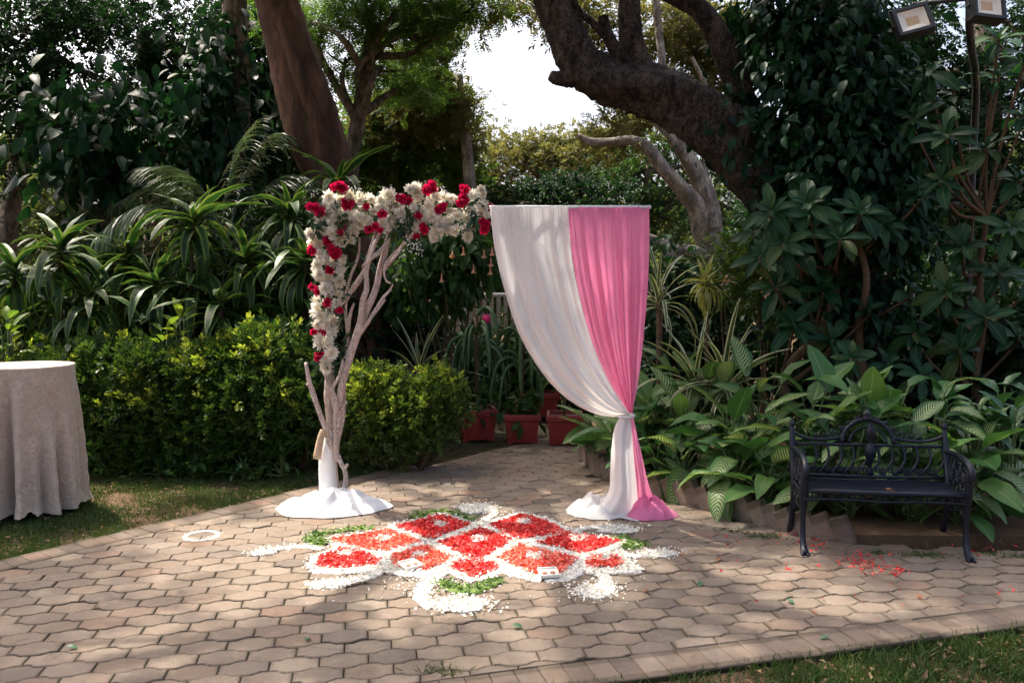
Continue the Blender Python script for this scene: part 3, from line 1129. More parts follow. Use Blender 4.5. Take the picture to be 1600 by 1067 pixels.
mums = [mum_mesh(i) for i in range(4)]
roses = [rose_mesh(i) for i in range(3)]
ROSES = [(523, 292), (537, 298), (501, 331), (541, 322), (573, 323), (598, 334), (629, 311), (638, 314), (675, 289), (667, 297), (686, 328), (654, 338), (662, 360), (651, 370), (722, 305), (719, 319), (728, 297), (769, 327), (760, 349), (756, 361), (533, 353), (488, 391), (528, 393), (518, 389), (510, 377), (516, 423), (487, 448), (496, 455), (512, 474), (531, 485), (490, 519), (505, 519), (499, 553), (578, 358), (587, 354), (530, 291), (726, 312), (548, 318), (493, 325), (524, 399), (693, 323)]
rs = np.random.RandomState(77)


def flower_frame(p, spread=.5):
    n_ = nrm(np.array([rs.normal(0, spread), -1.0, rs.normal(.15, spread)]))
    d = nrm(np.cross(n_, rs.randn(3)))
    x = np.cross(d, n_)
    return np.stack([x, d, n_], -1)


for x, y in ROSES:
    for j in range(2 if rs.rand() < .75 else 1):
        p = P(x + rs.normal(0, 4) * j, y + rs.normal(0, 4) * j, AY - .10 - rs.uniform(0, .03))
        put('rose', roses[rs.randint(3)], arch, mat4(flower_frame(p, .45), p, rs.uniform(.68, .95)))


def beam_lo(x):
    return np.interp(x, [490, 520, 560, 600, 640, 680, 720, 745, 770], [372, 372, 366, 350, 362, 372, 366, 366, 350])


def beam_hi(x):
    return np.interp(x, [490, 510, 560, 620, 650, 700, 715, 730, 750, 770], [318, 306, 303, 302, 292, 300, 312, 296, 292, 322])


placed = []
tries = 0
while tries < 9000 and len(placed) < 215:
    tries += 1
    if rs.rand() < .52:
        x, y = rs.uniform(492, 766), rs.uniform(290, 372)
        if y < beam_hi(x) + 2 or y > beam_lo(x) - 2:
            continue
        if 598 < x < 652 and y > 342 and rs.rand() < .8:
            continue
        if 735 < x < 752 and y > 325:
            continue
    else:
        y = rs.uniform(318, 578)
        lo = np.interp(y, [310, 360, 420, 480, 540, 580], [492, 483, 485, 489, 489, 502])
        hi = np.interp(y, [310, 360, 420, 480, 540, 580], [545, 541, 538, 532, 527, 518])
        x = rs.uniform(lo + 5, hi - 4)
        if 500 < x < 515 and 340 < y < 362:
            continue
    lay = rs.randint(2)
    mind = 14
    if any(q[2] == lay and (q[0] - x) ** 2 + (q[1] - y) ** 2 < mind ** 2 for q in placed):
        continue
    if any((q[0] - x) ** 2 + (q[1] - y) ** 2 < 12 ** 2 for q in ROSES):
        continue
    placed.append((x, y, lay))
for x, y in ((548, 376), (678, 374), (731, 370), (485, 364), (510, 576), (607, 357), (520, 360), (688, 362), (752, 297), (649, 294), (640, 296)):
    placed.append((x, y, 0))
for x, y, lay in placed:
    p = P(x, y, AY - (.10 if lay == 0 else .05) - rs.uniform(0, .025))
    put('chrysanthemum', mums[rs.randint(4)], arch, mat4(flower_frame(p, .45), p, rs.uniform(.70, 1.22)))
# dark foliage and tiny filler blooms behind the flowers
mb = MB()
rs2 = np.random.RandomState(9)
pp, dd = [], []
for _ in range(520):
    if rs2.rand() < .5:
        x = rs2.uniform(492, 770)
        y = rs2.uniform(beam_hi(x) + 2, beam_lo(x) + 2)
    else:
        y = rs2.uniform(318, 580)
        x = rs2.uniform(490, 538)
    pp.append(P(x, y, AY - .02 - rs2.uniform(0, .05)))
for (x0, y0, x1, y1) in ((645, 330, 615, 372), (640, 335, 622, 368), (738, 318, 738, 362), (536, 335, 540, 368), (494, 340, 494, 362)):
    for t in np.linspace(0, 1, 26):
        pp.append(P(x0 + (x1 - x0) * t + rs2.normal(0, 4), y0 + (y1 - y0) * t + rs2.normal(0, 4), AY - .12))
pp = np.array(pp)
d = nrm(rs2.randn(len(pp), 3) + np.array([0, -.3, -.4]))
mb.scatter(T_leaf(.35), frames(d, nrm(rs2.randn(len(pp), 3) * .5 + np.array([0, -1, .3]))) * rs2.uniform(.05, .11, len(pp))[:, None, None], pp)
build(mb, 'foliage', M['lf_arch'], arch, False)
mb = MB()
octa = T_pack([(0, 0, .5), (.5, 0, 0), (0, .5, 0), (-.5, 0, 0), (0, -.5, 0), (0, 0, -.5)], [(0, 1, 2), (0, 2, 3), (0, 3, 4), (0, 4, 1), (5, 2, 1), (5, 3, 2), (5, 4, 3), (5, 1, 4)])
cs = [(640, 382), (650, 388), (646, 380), (512, 452), (520, 458), (506, 461), (530, 425), (600, 322), (606, 328), (560, 340), (620, 308), (525, 345), (612, 318), (700, 330), (740, 335), (648, 392), (490, 300), (556, 296), (604, 298), (690, 300)]
pp = []
for x, y in cs:
    for _ in range(16):
        pp.append(P(x + rs2.normal(0, 6), y + rs2.normal(0, 6), AY - .13 + rs2.normal(0, .02)))
pp = np.array(pp)
mb.scatter(octa, np.repeat(np.eye(3)[None], len(pp), 0) * rs2.uniform(.007, .013, len(pp))[:, None, None], pp)
build(mb, 'filler_blooms', M['breath'], arch, True, kind='stuff')

# ================================================================== CURTAINS
CY = 5.78
cz = P(800, 322, CY)[2]
frame = thing('backdrop_frame', (P(1014, 807, CY)[0], CY, 0), 'thin white pipe stand that the two drapes hang from', 'frame')
mb = MB()
mb.tube([P(764, 324, CY + .02), P(890, 324, CY + .02), P(1017, 324, CY + .02)], .013, 10, sub=1)
build(mb, 'top_pipe', M['steel'], frame)
mb = MB()
q = P(977, 324, CY + .05)
mb.tube([(q[0], q[1], .01), (q[0], q[1], 1.0), (q[0], q[1], q[2])], .015, 10, sub=1)
build(mb, 'post', M['steel'], frame)
mb = MB()
mb.box((q[0], q[1] + .02, .012), (.30, .34, .02))
build(mb, 'base_plate', M['steel'], frame)


def polyres(pts, n):
    pts, _ = catmull(np.array(pts, float), np.zeros(len(pts)), 12)
    s = np.concatenate([[0], np.cumsum(np.linalg.norm(np.diff(pts, axis=0), axis=1))])
    t = np.linspace(0, s[-1], n)
    return np.c_[np.interp(t, s, pts[:, 0]), np.interp(t, s, pts[:, 1])]


def gdepth(py):
    return G(800, py)[1] if py > 460 else 99


def drape(Lc, Rc, Y, nu, nv, ks, amp, gather, seed, bulge=0.0, vpow=1.0, tight=1.0, lift=0.0):
    rs = np.random.RandomState(seed)
    A, B = polyres(Lc, nv), polyres(Rc, nv)
    ph = [(k, rs.uniform(0, 7), rs.uniform(-1.2, 1.2), a) for k, a in ks]
    Pts = np.zeros((nv, nu, 3))
    for i in range(nv):
        v = i / (nv - 1)
        for j in range(nu):
            u = j / (nu - 1)
            uu = u + .012 * math.sin(9 * u + 2)
            x, y = A[i] * (1 - uu) + B[i] * uu
            f = sum(a * math.sin(2 * PI * k * u + p + q * v) for k, p, q, a in ph)
            env = (.30 + .70 * min(1, v * 2.2)) * (1 - (1 - tight) * v ** 3)
            yo = amp * f * env + gather * (.6 * math.sin(2 * PI * 23 * u + 6 * math.sin(4.3 * u + seed)) + .5 * math.sin(2 * PI * 41 * u + 9 * math.sin(3.1 * u))) * (.25 + .9 * math.sin(5.3 * u + seed) ** 2) * math.exp(-v * 6)
            yo -= bulge * math.sin(PI * u) * (.35 + .65 * v)
            Yd = min(Y + yo, gdepth(y) - .004 + min(0, yo * .5))
            Pts[i, j] = P(x, y, Yd)
            Pts[i, j][2] += (.0025 * math.sin(37 * u + seed) + .0015 * math.sin(91 * u) - .006 * math.sin(PI * u)) * math.exp(-v * 30)
            if Pts[i, j][2] < .006:
                Pts[i, j][2] = .006
    return Pts


WL = [(766, 323), (768, 350), (774, 395), (786, 445), (806, 510), (832, 560), (866, 605), (905, 635), (945, 650), (982, 648)]
WR = [(889, 323), (891, 360), (896, 410), (906, 460), (920, 515), (936, 560), (955, 600), (972, 628), (984, 646)]
PL_ = [(884, 323), (888, 360), (894, 410), (904, 460), (918, 515), (934, 560), (953, 600), (971, 628), (984, 647)]
PR = [(1016, 323), (1016, 380), (1014, 440), (1009, 500), (1004, 550), (998, 595), (992, 625), (988, 647)]
wc = thing('white_curtain', (P(975, 800, CY)[0], CY, 0), 'sheer white curtain swept across and tied against the pink one', 'curtain')
mb = MB()
upper = drape(WL, WR, CY - .02, 190, 90, [(2.4, .6), (4.3, .9), (7.1, .6), (11.1, .25)], .019, .006, 3, bulge=.05, tight=.35)
mb.grid(upper)
o = build(mb, 'upper_drape', M['white_cloth'], wc)
mb = MB()
mb.tube(upper[:, 0][::4], .006, 6, sub=1)
build(mb, 'hem', M['white_cloth'], wc)
mb = MB()
lower = drape([(970, 649), (960, 668), (955, 700), (953, 735), (951, 765), (938, 785), (915, 797)], [(985, 650), (988, 680), (991, 715), (995, 755), (998, 790), (999, 815)], CY - .05, 80, 60, [(1.4, .8), (2.9, .6)], .013, 0, 5, bulge=.11)
mb.grid(lower)
build(mb, 'lower_drape', M['white_cloth'], wc)
hc = G(942, 803)
hp = heap((hc[0], hc[1] + .06), .255, .21, .13, 41, rot=.15, lobes=.08, ridge=.6, n=160, m=50, kmax=10)
build(hp, 'train', M['white_cloth'], wc)
pc = thing('pink_curtain', (P(1000, 800, CY)[0], CY, 0), 'bright pink curtain hanging straight behind the swept white one', 'curtain')
mb = MB()
pu = drape(PL_, PR, CY + .01, 190, 90, [(2.7, .7), (4.6, .9), (7.3, .7), (11.7, .35)], .021, .006, 8, bulge=.03, tight=.4)
mb.grid(pu)
build(mb, 'upper_drape', M['pink_cloth'], pc)
mb = MB()
plw = drape([(980, 649), (984, 680), (988, 715), (992, 755), (988, 790), (984, 815)], [(989, 649), (996, 680), (1004, 715), (1012, 750), (1021, 775), (1036, 797)], CY - .02, 60, 60, [(1.4, .8), (2.6, .6)], .011, 0, 9, bulge=.05)
mb.grid(plw)
build(mb, 'lower_drape', M['pink_cloth'], pc)
hc = G(1016, 807)
hp = heap((hc[0], hc[1] + .03), .165, .16, .16, 44, rot=-.2, lobes=.10, ridge=.65, n=140, m=46, kmax=9)
build(hp, 'train', M['pink_cloth'], pc)
hc = G(1043, 806)
hp = heap((hc[0], hc[1]), .085, .05, .05, 46, lobes=.12)
build(hp, 'train_tip', M['pink_cloth'], pc)
mb = MB()
tp = P(979, 650, CY - .06)
ring = [tp + np.array([.05 * math.cos(a), .05 * math.sin(a) * .7, .006 * math.sin(a + 1)]) for a in np.linspace(0, 2 * PI, 17)]
mb.tube(ring, .011, 8, sub=2, rough=.1)
o = build(mb, 'tie_band', M['white_cloth'], wc)

# ================================================================== RANGOLI
rang = thing('rangoli', (G(744, 860)[0], G(744, 860)[1], 0), 'red and white petal rangoli of diamonds laid out on the paving', 'rangoli')
DIA = [
    ([(616, 823), (692, 806), (737, 821), (673, 845)], (688, 821), 0),
    ([(764, 821), (816, 805), (850, 814), (888, 833), (808, 845)], (819, 818), 0),
    ([(515, 844), (609, 829), (661, 847), (601, 863), (566, 861)], (599, 844), 1),
    ([(686, 849), (751, 827), (802, 845), (744, 880)], (747, 845), 0),
    ([(837, 849), (884, 834), (970, 847), (914, 867)], (902, 844), 0),
    ([(492, 889), (500, 871), (534, 858), (565, 864), (594, 876), (590, 884), (540, 889)], (541, 868), 0),
    ([(607, 870), (663, 854), (710, 872), (663, 895), (616, 887)], (656, 870), 1),
    ([(776, 872), (810, 853), (904, 874), (876, 899), (832, 899)], (836, 872), 1),
    ([(701, 887), (723, 877), (768, 879), (780, 889), (744, 906)], None, 0),
    ([(914, 883), (926, 868), (962, 869), (975, 881), (966, 889), (918, 888)], (944, 874), 1),
]


def poly_mb(pts, z0, z1, sub=6):
    """low mound over a polygon"""
    pts = np.array(pts)
    c = pts.mean(0)
    loop = []
    for i in range(len(pts)):
        for k in range(sub):
            loop.append(pts[i] + (pts[(i + 1) % len(pts)] - pts[i]) * k / sub)
    loop = np.array(loop)
    rows = []
    for s, z in ((1.0, .0005), (.985, z0), (.7, z1), (.35, z1), (.01, z1)):
        rows.append(np.c_[c + (loop - c) * s, np.full(len(loop), z)])
    mb = MB()
    mb.grid(np.array(rows)[:, ::-1], wrap=True)
    return mb


def sample_poly(pts, n, rs):
    pts = np.array(pts)
    lo, hi = pts.min(0), pts.max(0)
    out = []
    while len(out) < n:
        q = rs.uniform(lo, hi)
        if inside(q, pts):
            out.append(q)
    return np.array(out)


TP = T_blade(lambda t: .34 * math.sin(PI * min(1, t * .85 + .12)) ** .7, 3, 3, .7, .25)


def petals(mb, rs, pts, smin, smax, z, mat=0, tilt=.5, T=TP):
    n_ = len(pts)
    d = nrm(np.c_[rs.randn(n_, 2), rs.randn(n_) * .35])
    nn = nrm(np.c_[rs.randn(n_, 2) * tilt, np.ones(n_)])
    zz = z + rs.uniform(0, .012, n_)
    mb.scatter(T, frames(d, nn) * rs.uniform(smin, smax, n_)[:, None, None], np.c_[pts, zz], mat)


rs = np.random.RandomState(21)
TQ = T_leaf2(.6, .15)
allred = []
for pts, dot, kind in DIA:
    g = np.array([G(x, y)[:2] for x, y in pts])
    allred.append(g)
    mb = poly_mb(g, .006, .010)
    area = .5 * abs(np.dot(g[:, 0], np.roll(g[:, 1], 1)) - np.dot(g[:, 1], np.roll(g[:, 0], 1)))
    petals(mb, rs, sample_poly(g, int(area * 9000), rs), .018, .034, .008, 1)
    build(mb, 'petal_diamond', [M['petal_red_bed'], M['petal_salmon' if kind else 'petal_red']], rang, False, kind='stuff')
    if dot:
        c = G(*dot)[:2]
        a = np.linspace(0, 2 * PI, 14, endpoint=False)
        mb = poly_mb(np.c_[c[0] + .048 * np.cos(a), c[1] + .055 * np.sin(a)], .014, .019, 1)
        pp = c + rs.randn(170, 2) * np.array([.022, .026])
        petals(mb, rs, pp, .010, .022, .014, 1, T=TQ)
        build(mb, 'white_dot', [M['petal_white_bed'], M['petal_white']], rang, False, kind='stuff')


def stroke(pts, wid, z=.007, dens=5200, spread=.55):
    """a line of strewn petals: (px,py) path, width in metres at each point"""
    g = np.array([G(x, y)[:2] for x, y in pts])
    w = np.array(wid if np.ndim(wid) else [wid] * len(g), float)
    g, w = catmull(g, w, 8) if len(g) > 2 else (g, w)
    t = nrm(np.gradient(g, axis=0))
    nn = np.c_[-t[:, 1], t[:, 0]]
    jag = rs.uniform(.8, 1.15, (len(g), 2))
    rows = []
    for f, zz in ((-1, .0006), (-.8, z * .8), (0, z), (.8, z * .8), (1, .0006)):
        k = jag[:, 0] if f < 0 else jag[:, 1]
        rows.append(np.c_[g + nn * (w * f / 2 * k)[:, None], np.full(len(g), zz)])
    seg = np.linalg.norm(np.diff(g, axis=0), axis=1)
    cum = np.concatenate([[0], np.cumsum(seg)])
    n_ = int(cum[-1] * w.mean() * dens) + 30
    s = rs.uniform(0, cum[-1], n_)
    gx_, gy_ = np.interp(s, cum, g[:, 0]), np.interp(s, cum, g[:, 1])
    nx_, ny_, ww = np.interp(s, cum, nn[:, 0]), np.interp(s, cum, nn[:, 1]), np.interp(s, cum, w)
    f = rs.normal(0, spread * .62, n_)
    return np.array(rows), np.c_[gx_ + nx_ * ww * f, gy_ + ny_ * ww * f]


def lay(name, strokes, bed, pet, smin, smax, z=.007, dens=5200, T=TQ, blobs=()):
    mb = MB()
    for pts, w in strokes:
        rows, pp = stroke(pts, w, z, dens)
        mb.grid(rows[::-1])
        petals(mb, rs, pp, smin, smax, z * .4, 1, T=T)
    for (x, y), rx, ry, n_ in blobs:
        c = G(x, y)[:2]
        a = np.linspace(0, 2 * PI, 22, endpoint=False)
        k = 1 + .12 * np.sin(3 * a + x) + .07 * np.sin(7 * a)
        m2 = poly_mb(np.c_[c[0] + rx * k * np.cos(a), c[1] + ry * k * np.sin(a)], .008, .012, 1)
        mb.raw(m2.V[0], m2.L[0], m2.S[0], 0, np.zeros((len(m2.V[0]), 2)))
        petals(mb, rs, c + rs.randn(n_, 2) * np.array([rx * .62, ry * .62]), smin, smax, .006, 1, T=T)
    return build(mb, name, [bed, pet], rang, False, kind='stuff')


LINES = []
for pts, dot, kind in DIA:
    c = np.mean(pts, axis=0)
    q = [tuple(c + (np.array(p) - c) * 1.0 + (np.array(p) - c) / np.linalg.norm(np.array(p) - c) * np.array([7, 2.6])) for p in pts]
    for i in range(len(q)):
        LINES.append(([q[i], q[(i + 1) % len(q)]], .068))
LINES += [([(596, 880), (606, 888), (640, 897), (672, 899)], .09), ([(600, 868), (604, 880), (618, 892)], .08), ([(680, 889), (688, 895), (700, 897)], .10),
          ([(786, 884), (800, 893), (826, 901), (850, 906)], .10), ([(905, 880), (900, 892), (880, 903), (850, 906)], .10), ([(490, 893), (540, 894), (590, 889)], .06),
          ([(915, 893), (960, 893), (1000, 892)], .07), ([(975, 875), (985, 884), (1002, 893)], .07)]
lay('white_lines', LINES, M['petal_white_bed'], M['petal_white'], .010, .026, .009, 4600)
CURLS = [
    ([(505, 858), (475, 854), (445, 856), (415, 862), (393, 868)], [.05, .055, .06, .07, .05], ((410, 864), .07, .05, 160)),
    ([(598, 890), (580, 900), (552, 909), (520, 914), (488, 919)], [.06, .07, .08, .09, .06], ((515, 914), .10, .06, 260)),
    ([(682, 898), (668, 912), (658, 929), (668, 942), (690, 945), (722, 945)], [.10, .09, .08, .10, .12, .14], ((722, 946), .13, .09, 700)),
    ([(934, 892), (946, 904), (946, 918), (928, 926)], [.06, .07, .09, .09], ((930, 924), .10, .10, 500)),
    ([(965, 861), (985, 868), (1010, 868), (1035, 866)], [.05, .05, .07, .08], ((1030, 866), .10, .055, 420)),
    ([(893, 833), (908, 827), (930, 824), (955, 826)], [.05, .05, .06, .08], ((965, 828), .12, .08, 420)),
    ([(742, 822), (760, 812), (772, 802), (770, 796), (756, 792)], [.06, .06, .06, .05, .05], ((742, 795), .12, .13, 480)),
]
for pts, w, bl in CURLS:
    lay('white_curl', [(pts, w)], M['petal_white_bed'], M['petal_white'], .010, .026, .008, 4200, blobs=[bl])
# loose grains around the figure
mb = MB()
pp = np.array([G(rs.uniform(470, 1010), rs.uniform(800, 945))[:2] for _ in range(260)] + [G(rs.normal(690, 60), rs.normal(912, 12))[:2] for _ in range(200)])
petals(mb, rs, pp, .008, .018, .001, T=TQ)
build(mb, 'loose_grains', M['petal_white'], rang, False, kind='stuff')
GR = [
    [([(645, 810), (664, 803), (688, 799), (712, 804), (738, 813)], .075)],
    [([(584, 825), (545, 828), (510, 833), (486, 838)], .06), ([(484, 838), (492, 846), (508, 852)], .10)],
    [([(690, 908), (706, 918), (724, 924), (744, 922), (762, 914), (778, 906)], .085)],
    [([(964, 840), (980, 847), (984, 857)], .10), ([(980, 858), (994, 852), (1004, 848)], .09)],
]
for g in GR:
    lay('leaf_arc', g, M['petal_green'], M['petal_green'], .018, .045, .008, 5200, T=T_leaf(.5))


# small white cards with two clay dots on the rangoli
def card(px, py, rot, label):
    c = G(px, py)
    t = thing('square_card', (c[0], c[1], .02), label, 'card', 'cards on the rangoli')
    Rm = np.array(Matrix.Rotation(rot, 3, 'Z') @ Matrix.Rotation(R(5), 3, 'X'))
    mb = MB()
    mb.box((c[0], c[1], .026), (.105, .105, .008), 0, Rm)
    build(mb, 'plate', M['tray'], t, False)
    mb = MB()
    for sx, sy in ((-1, 0), (1, 0), (0, -1), (0, 1)):
        off = Rm @ np.array([sx * .049, sy * .049, .006])
        mb.box(np.array([c[0], c[1], .026]) + off, (.008 if sx else .106, .008 if sy else .090, .012), 0, Rm)
    build(mb, 'rim', M['tray'], t, False)
    for dx in (-.026, .02):
        off = Rm @ np.array([dx, -.025, .005])
        mb = MB()
        mb.lathe(np.array([c[0], c[1], .026]) + off, [(.001, .002), (.012, .002), (.016, .010), (.0135, .010), (.010, .006), (.001, .006)], 14)
        build(mb, 'clay_cup', M['diya'], t)


card(641, 889, R(38), 'small white square card with clay cups on the second front diamond')
card(857, 902, R(8), 'small white square card with clay cups below the salmon front diamond')

# chalk ring on the paving
c = G(315, 837)
mb = MB()
a = np.linspace(0, 2 * PI, 48, endpoint=False)
rr = np.random.RandomState(3)
rows = [np.c_[c[0] + r_ * np.cos(a), c[1] + r_ * np.sin(a), np.full(48, z)] for r_, z in ((.088, .0015), (.094, .005), (.106, .005), (.114, .0015))]
mb.grid(np.array(rows) + np.r_[0, 0, 0], wrap=True)
pp = np.array([c[:2] + rr.normal(.10, .012) * np.array([math.cos(t), math.sin(t)]) for t in rr.uniform(0, 2 * PI, 500)])
petals(mb, rr, pp, .004, .010, .001, T=TQ)
o = build(mb, 'chalk_ring', M['chalk'])
tag(o, 'faint white powder ring drawn on the sunlit paving near the table', 'ring')

# scattered red petals by the bench, fallen leaves
mb = MB()
rr = np.random.RandomState(8)
cl = [((1345, 877), 22, 7, 120), ((1275, 850), 12, 6, 40), ((1380, 890), 20, 5, 30), ((1235, 890), 8, 3, 6), ((1400, 893), 10, 4, 16), ((1540, 855), 30, 6, 30), ((1230, 838), 40, 5, 30), ((1100, 880), 60, 14, 10), ((1300, 930), 120, 25, 12), ((1580, 930), 14, 8, 8), ((1130, 840), 50, 9, 10)]
pp = np.array([G(c[0] + rr.normal(0, sx), c[1] + rr.normal(0, sy))[:2] for c, sx, sy, k in cl for _ in range(k)])
petals(mb, rr, pp, .010, .026, .001)
o = build(mb, 'scattered_petals', M['petal_red'], None, False, 'stuff')
tag(o, 'loose red petals dropped on the paving in front of the bench', 'petals', kind='stuff')
fl_me = T_mesh(T_blade(lambda t: .26 * math.sin(PI * t) ** .8 + .01, 6, 5, .5, .2), 'fallen_leaf', M['green_leaf'])
dl_me = T_mesh(T_blade(lambda t: .24 * math.sin(PI * t) ** .8 + .01, 6, 5, .9, .3), 'fallen_leaf', M['dead_leaf'])
FL = [(104, 1013, fl_me, 'green fallen leaf on sunlit paving at the lower left'), (479, 1003, fl_me, 'green fallen leaf on paving below the left rangoli curl'), (1096, 911, fl_me, 'green fallen leaf on paving between rangoli and bench'),
      (1228, 939, fl_me, 'green fallen leaf on paving in front of the bench'), (1297, 998, fl_me, 'green fallen leaf on the lower right brick border'), (800, 980, fl_me, 'green fallen leaf on paving straight below the rangoli'),
      (1430, 932, dl_me, 'orange fallen leaf on paving below the right end of the bench'), (1072, 868, dl_me, 'rusty fallen leaf on paving right of the rangoli'), (1015, 925, dl_me, 'brown fallen leaf on paving below the right rangoli curl'), (1128, 874, dl_me, 'small rusty fallen leaf on paving left of the bench feet')]
for i, (x, y, me, lab) in enumerate(FL):
    c = G(x, y)
    f = frames(np.array([[rr.normal(), rr.normal(), .05]]), np.array([[.1 * rr.normal(), .1 * rr.normal(), 1]]))[0]
    o = put('fallen_leaf', me, None, mat4(f, (c[0], c[1], .012), .052))
    tag(o, lab, 'leaf', 'fallen leaves on the paving')

# ================================================================== IRON BENCH
LF, RF = G(1254, 862), G(1524, 888)
bx = nrm((RF - LF))
BLEN = float(np.linalg.norm(RF - LF))
bang = math.atan2(bx[1], bx[0]) + R(7)
BM = Matrix.Translation((LF[0], LF[1], 0)) @ Matrix.Rotation(bang + R(4), 4, 'Z')
bench = bpy.data.objects.new('park_bench', None)
COL.objects.link(bench)
bench.matrix_basis = BM
WM[bench] = BM
tag(bench, 'ornate dark blue-black cast iron garden bench on the right side', 'bench')


def bput(mb, name, parent=bench):
    o = put(name, mb.mesh(name, M['iron'], True), parent, BM)
    return o


def spiral(c, r0, turns, a0, plane, n=22, k=1.0):
    out = []
    for i in range(n):
        t = i / (n - 1)
        r_ = r0 * (1 - .82 * t)
        a = a0 + k * turns * 2 * PI * t
        d = np.array([math.cos(a) * r_, math.sin(a) * r_])
        out.append(np.array(c) + (np.array([0, d[0], d[1]]) if plane == 'yz' else np.array([d[0], .0, d[1]])))
    return out


Dp = .36
SZ = .375


def by(z):      # backrest recline
    return Dp - .05 + .09 * (z - SZ) / .32


for sx, xx in ((0, 0.0), (1, BLEN)):
    mb = MB()
    mb.tube([(xx, .0, .53), (xx, -.015, .46), (xx, .0, .38), (xx, .02, .28), (xx, .015, .16), (xx, .0, .08), (xx, -.03, .03), (xx, -.075, .015)], [.02, .022, .026, .02, .016, .017, .022, .018], 10)
    mb.tube([(xx - .012, -.03, .03), (xx - .016, -.075, .012), (xx - .018, -.09, .008)], [.012, .011, .007], 6)
    mb.tube([(xx + .012, -.03, .03), (xx + .016, -.075, .012), (xx + .018, -.09, .008)], [.012, .011, .007], 6)
    bput(mb, 'leg')
    mb = MB()
    mb.tube([(xx, by(.70), .70), (xx, by(.60), .60), (xx, by(.48), .48), (xx, Dp - .06, SZ), (xx, Dp - .05, .22), (xx, Dp - .01, .09), (xx, Dp + .045, .015)], [.014, .02, .022, .022, .017, .018, .022], 10)
    mb.lathe((xx, by(.70), .69), [(.001, 0), (.016, .005), (.022, .02), (.012, .035), (.004, .052), (.001, .056)], 12)
    bput(mb, 'leg')
    mb = MB()
    mb.tube([(xx, by(.56), .56), (xx, .22, .575), (xx, .10, .57), (xx, .02, .555), (xx, -.035, .52), (xx, -.04, .475), (xx, -.005, .455), (xx, .02, .475)], [.016, .016, .017, .019, .02, .018, .014, .01], 10)
    # filigree of the side panel
    for cy_, cz_, r_, a0, k in ((.06, .50, .045, .5, 1), (.15, .49, .05, 2.5, -1), (.24, .48, .045, 1.2, 1), (.10, .42, .04, 4, 1), (.20, .42, .04, 0, -1), (.04, .43, .03, 2, 1), (.06, .31, .045, 1, 1), (.15, .32, .045, 3, -1), (.24, .31, .045, 5, 1), (.05, .21, .03, 1, -1), (.29, .22, .03, 2, 1), (.29, .42, .035, 4, -1)):
        mb.tube(spiral((xx, cy_, cz_), r_, 1.6, a0, 'yz', k=k), .0065, 6, sub=1)
    mb.tube([(xx, .0, SZ - .01), (xx, .16, SZ - .02), (xx, Dp - .05, SZ - .01)], .014, 8)
    mb.tube([(xx, .03, .20), (xx, .10, .25), (xx, .16, .24), (xx, .24, .26), (xx, Dp - .05, .18)], .008, 6)
    for yy in (.04, .09, .14, .19, .24, .29):
        mb.tube([(xx, yy, .56), (xx, yy + .015, .50), (xx, yy - .01, .44), (xx, yy + .008, SZ)], .006, 6)
    bput(mb, 'armrest')
# seat
seat = MB()
seat.tube([(0, -.005, SZ), (BLEN / 2, -.02, SZ), (BLEN, -.005, SZ)], .016, 10)
seat.tube([(0, Dp - .05, SZ), (BLEN, Dp - .05, SZ)], .013, 8, sub=1)
so = bput(seat, 'seat')
for i in range(8):
    yy = .03 + i * .036
    mb = MB()
    mb.box((BLEN / 2, yy, SZ + .004 - .006 * math.sin(PI * i / 7)), (BLEN - .02, .024, .010))
    put('slat', mb.mesh('slat', M['iron'], False), so, BM)
mb = MB()
for i in range(15):
    x0 = BLEN * (i + .5) / 15
    mb.tube(spiral((x0, -.012, SZ - .025), .022, 1.1, 0.5 if i % 2 else 2.6, 'xz', 12, 1 if i % 2 else -1), .006, 6, sub=1)
mb.tube([(0, -.01, SZ - .05), (BLEN / 4, -.015, SZ - .044), (BLEN / 2, -.02, SZ - .05), (BLEN * .75, -.015, SZ - .044), (BLEN, -.01, SZ - .05)], .008, 6)
bput(mb, 'apron', so)
# backrest
bk = MB()


def bp(u, z):
    return (u * BLEN, by(z), z)


bk.tube([bp(0, .66), bp(.08, .628), (BLEN * .18, by(.617), .617), bp(.30, .63), bp(.36, .655)], .011, 8)
bk.tube([bp(1, .66), bp(.92, .628), bp(.82, .617), bp(.70, .63), bp(.64, .655)], .011, 8)
bk.tube([bp(0, .590), bp(.5, .590), bp(1, .590)], .010, 8)
bk.tube([bp(0, .405), bp(.5, .400), bp(1, .405)], .011, 8)
bo = bput(bk, 'backrest')
mb = MB()
arc = [bp(.5 - .17 * math.cos(a), .60 + .145 * math.sin(a)) for a in np.linspace(0, PI, 13)]
mb.tube(arc, .014, 8, sub=2, rough=.1)
arc = [bp(.5 - .12 * math.cos(a), .60 + .10 * math.sin(a)) for a in np.linspace(0, PI, 11)]
mb.tube(arc, .008, 8, sub=2)
for i, a in enumerate(np.linspace(.15, PI - .15, 9)):
    q = bp(.5 - .185 * math.cos(a), .60 + .158 * math.sin(a))
    mb.tube(spiral(q, .024, 1.2, a, 'xz', 12, 1 if a > PI / 2 else -1), .007, 6, sub=1)
for s in (-1, 1):
    for u, z, r_ in ((.21, .655, .03), (.27, .64, .024), (.33, .635, .02), (.16, .685, .022)):
        mb.tube(spiral(bp(.5 + s * u, z), r_, 1.3, 1.0 if s > 0 else 2.1, 'xz', 14, -s), .007, 6, sub=1)
mb.lathe(bp(.5, .742), [(.001, 0), (.03, 0), (.034, .012), (.02, .022), (.03, .036), (.024, .05), (.012, .06), (.001, .066)], 14)
bput(mb, 'crest', bo)
mb = MB()
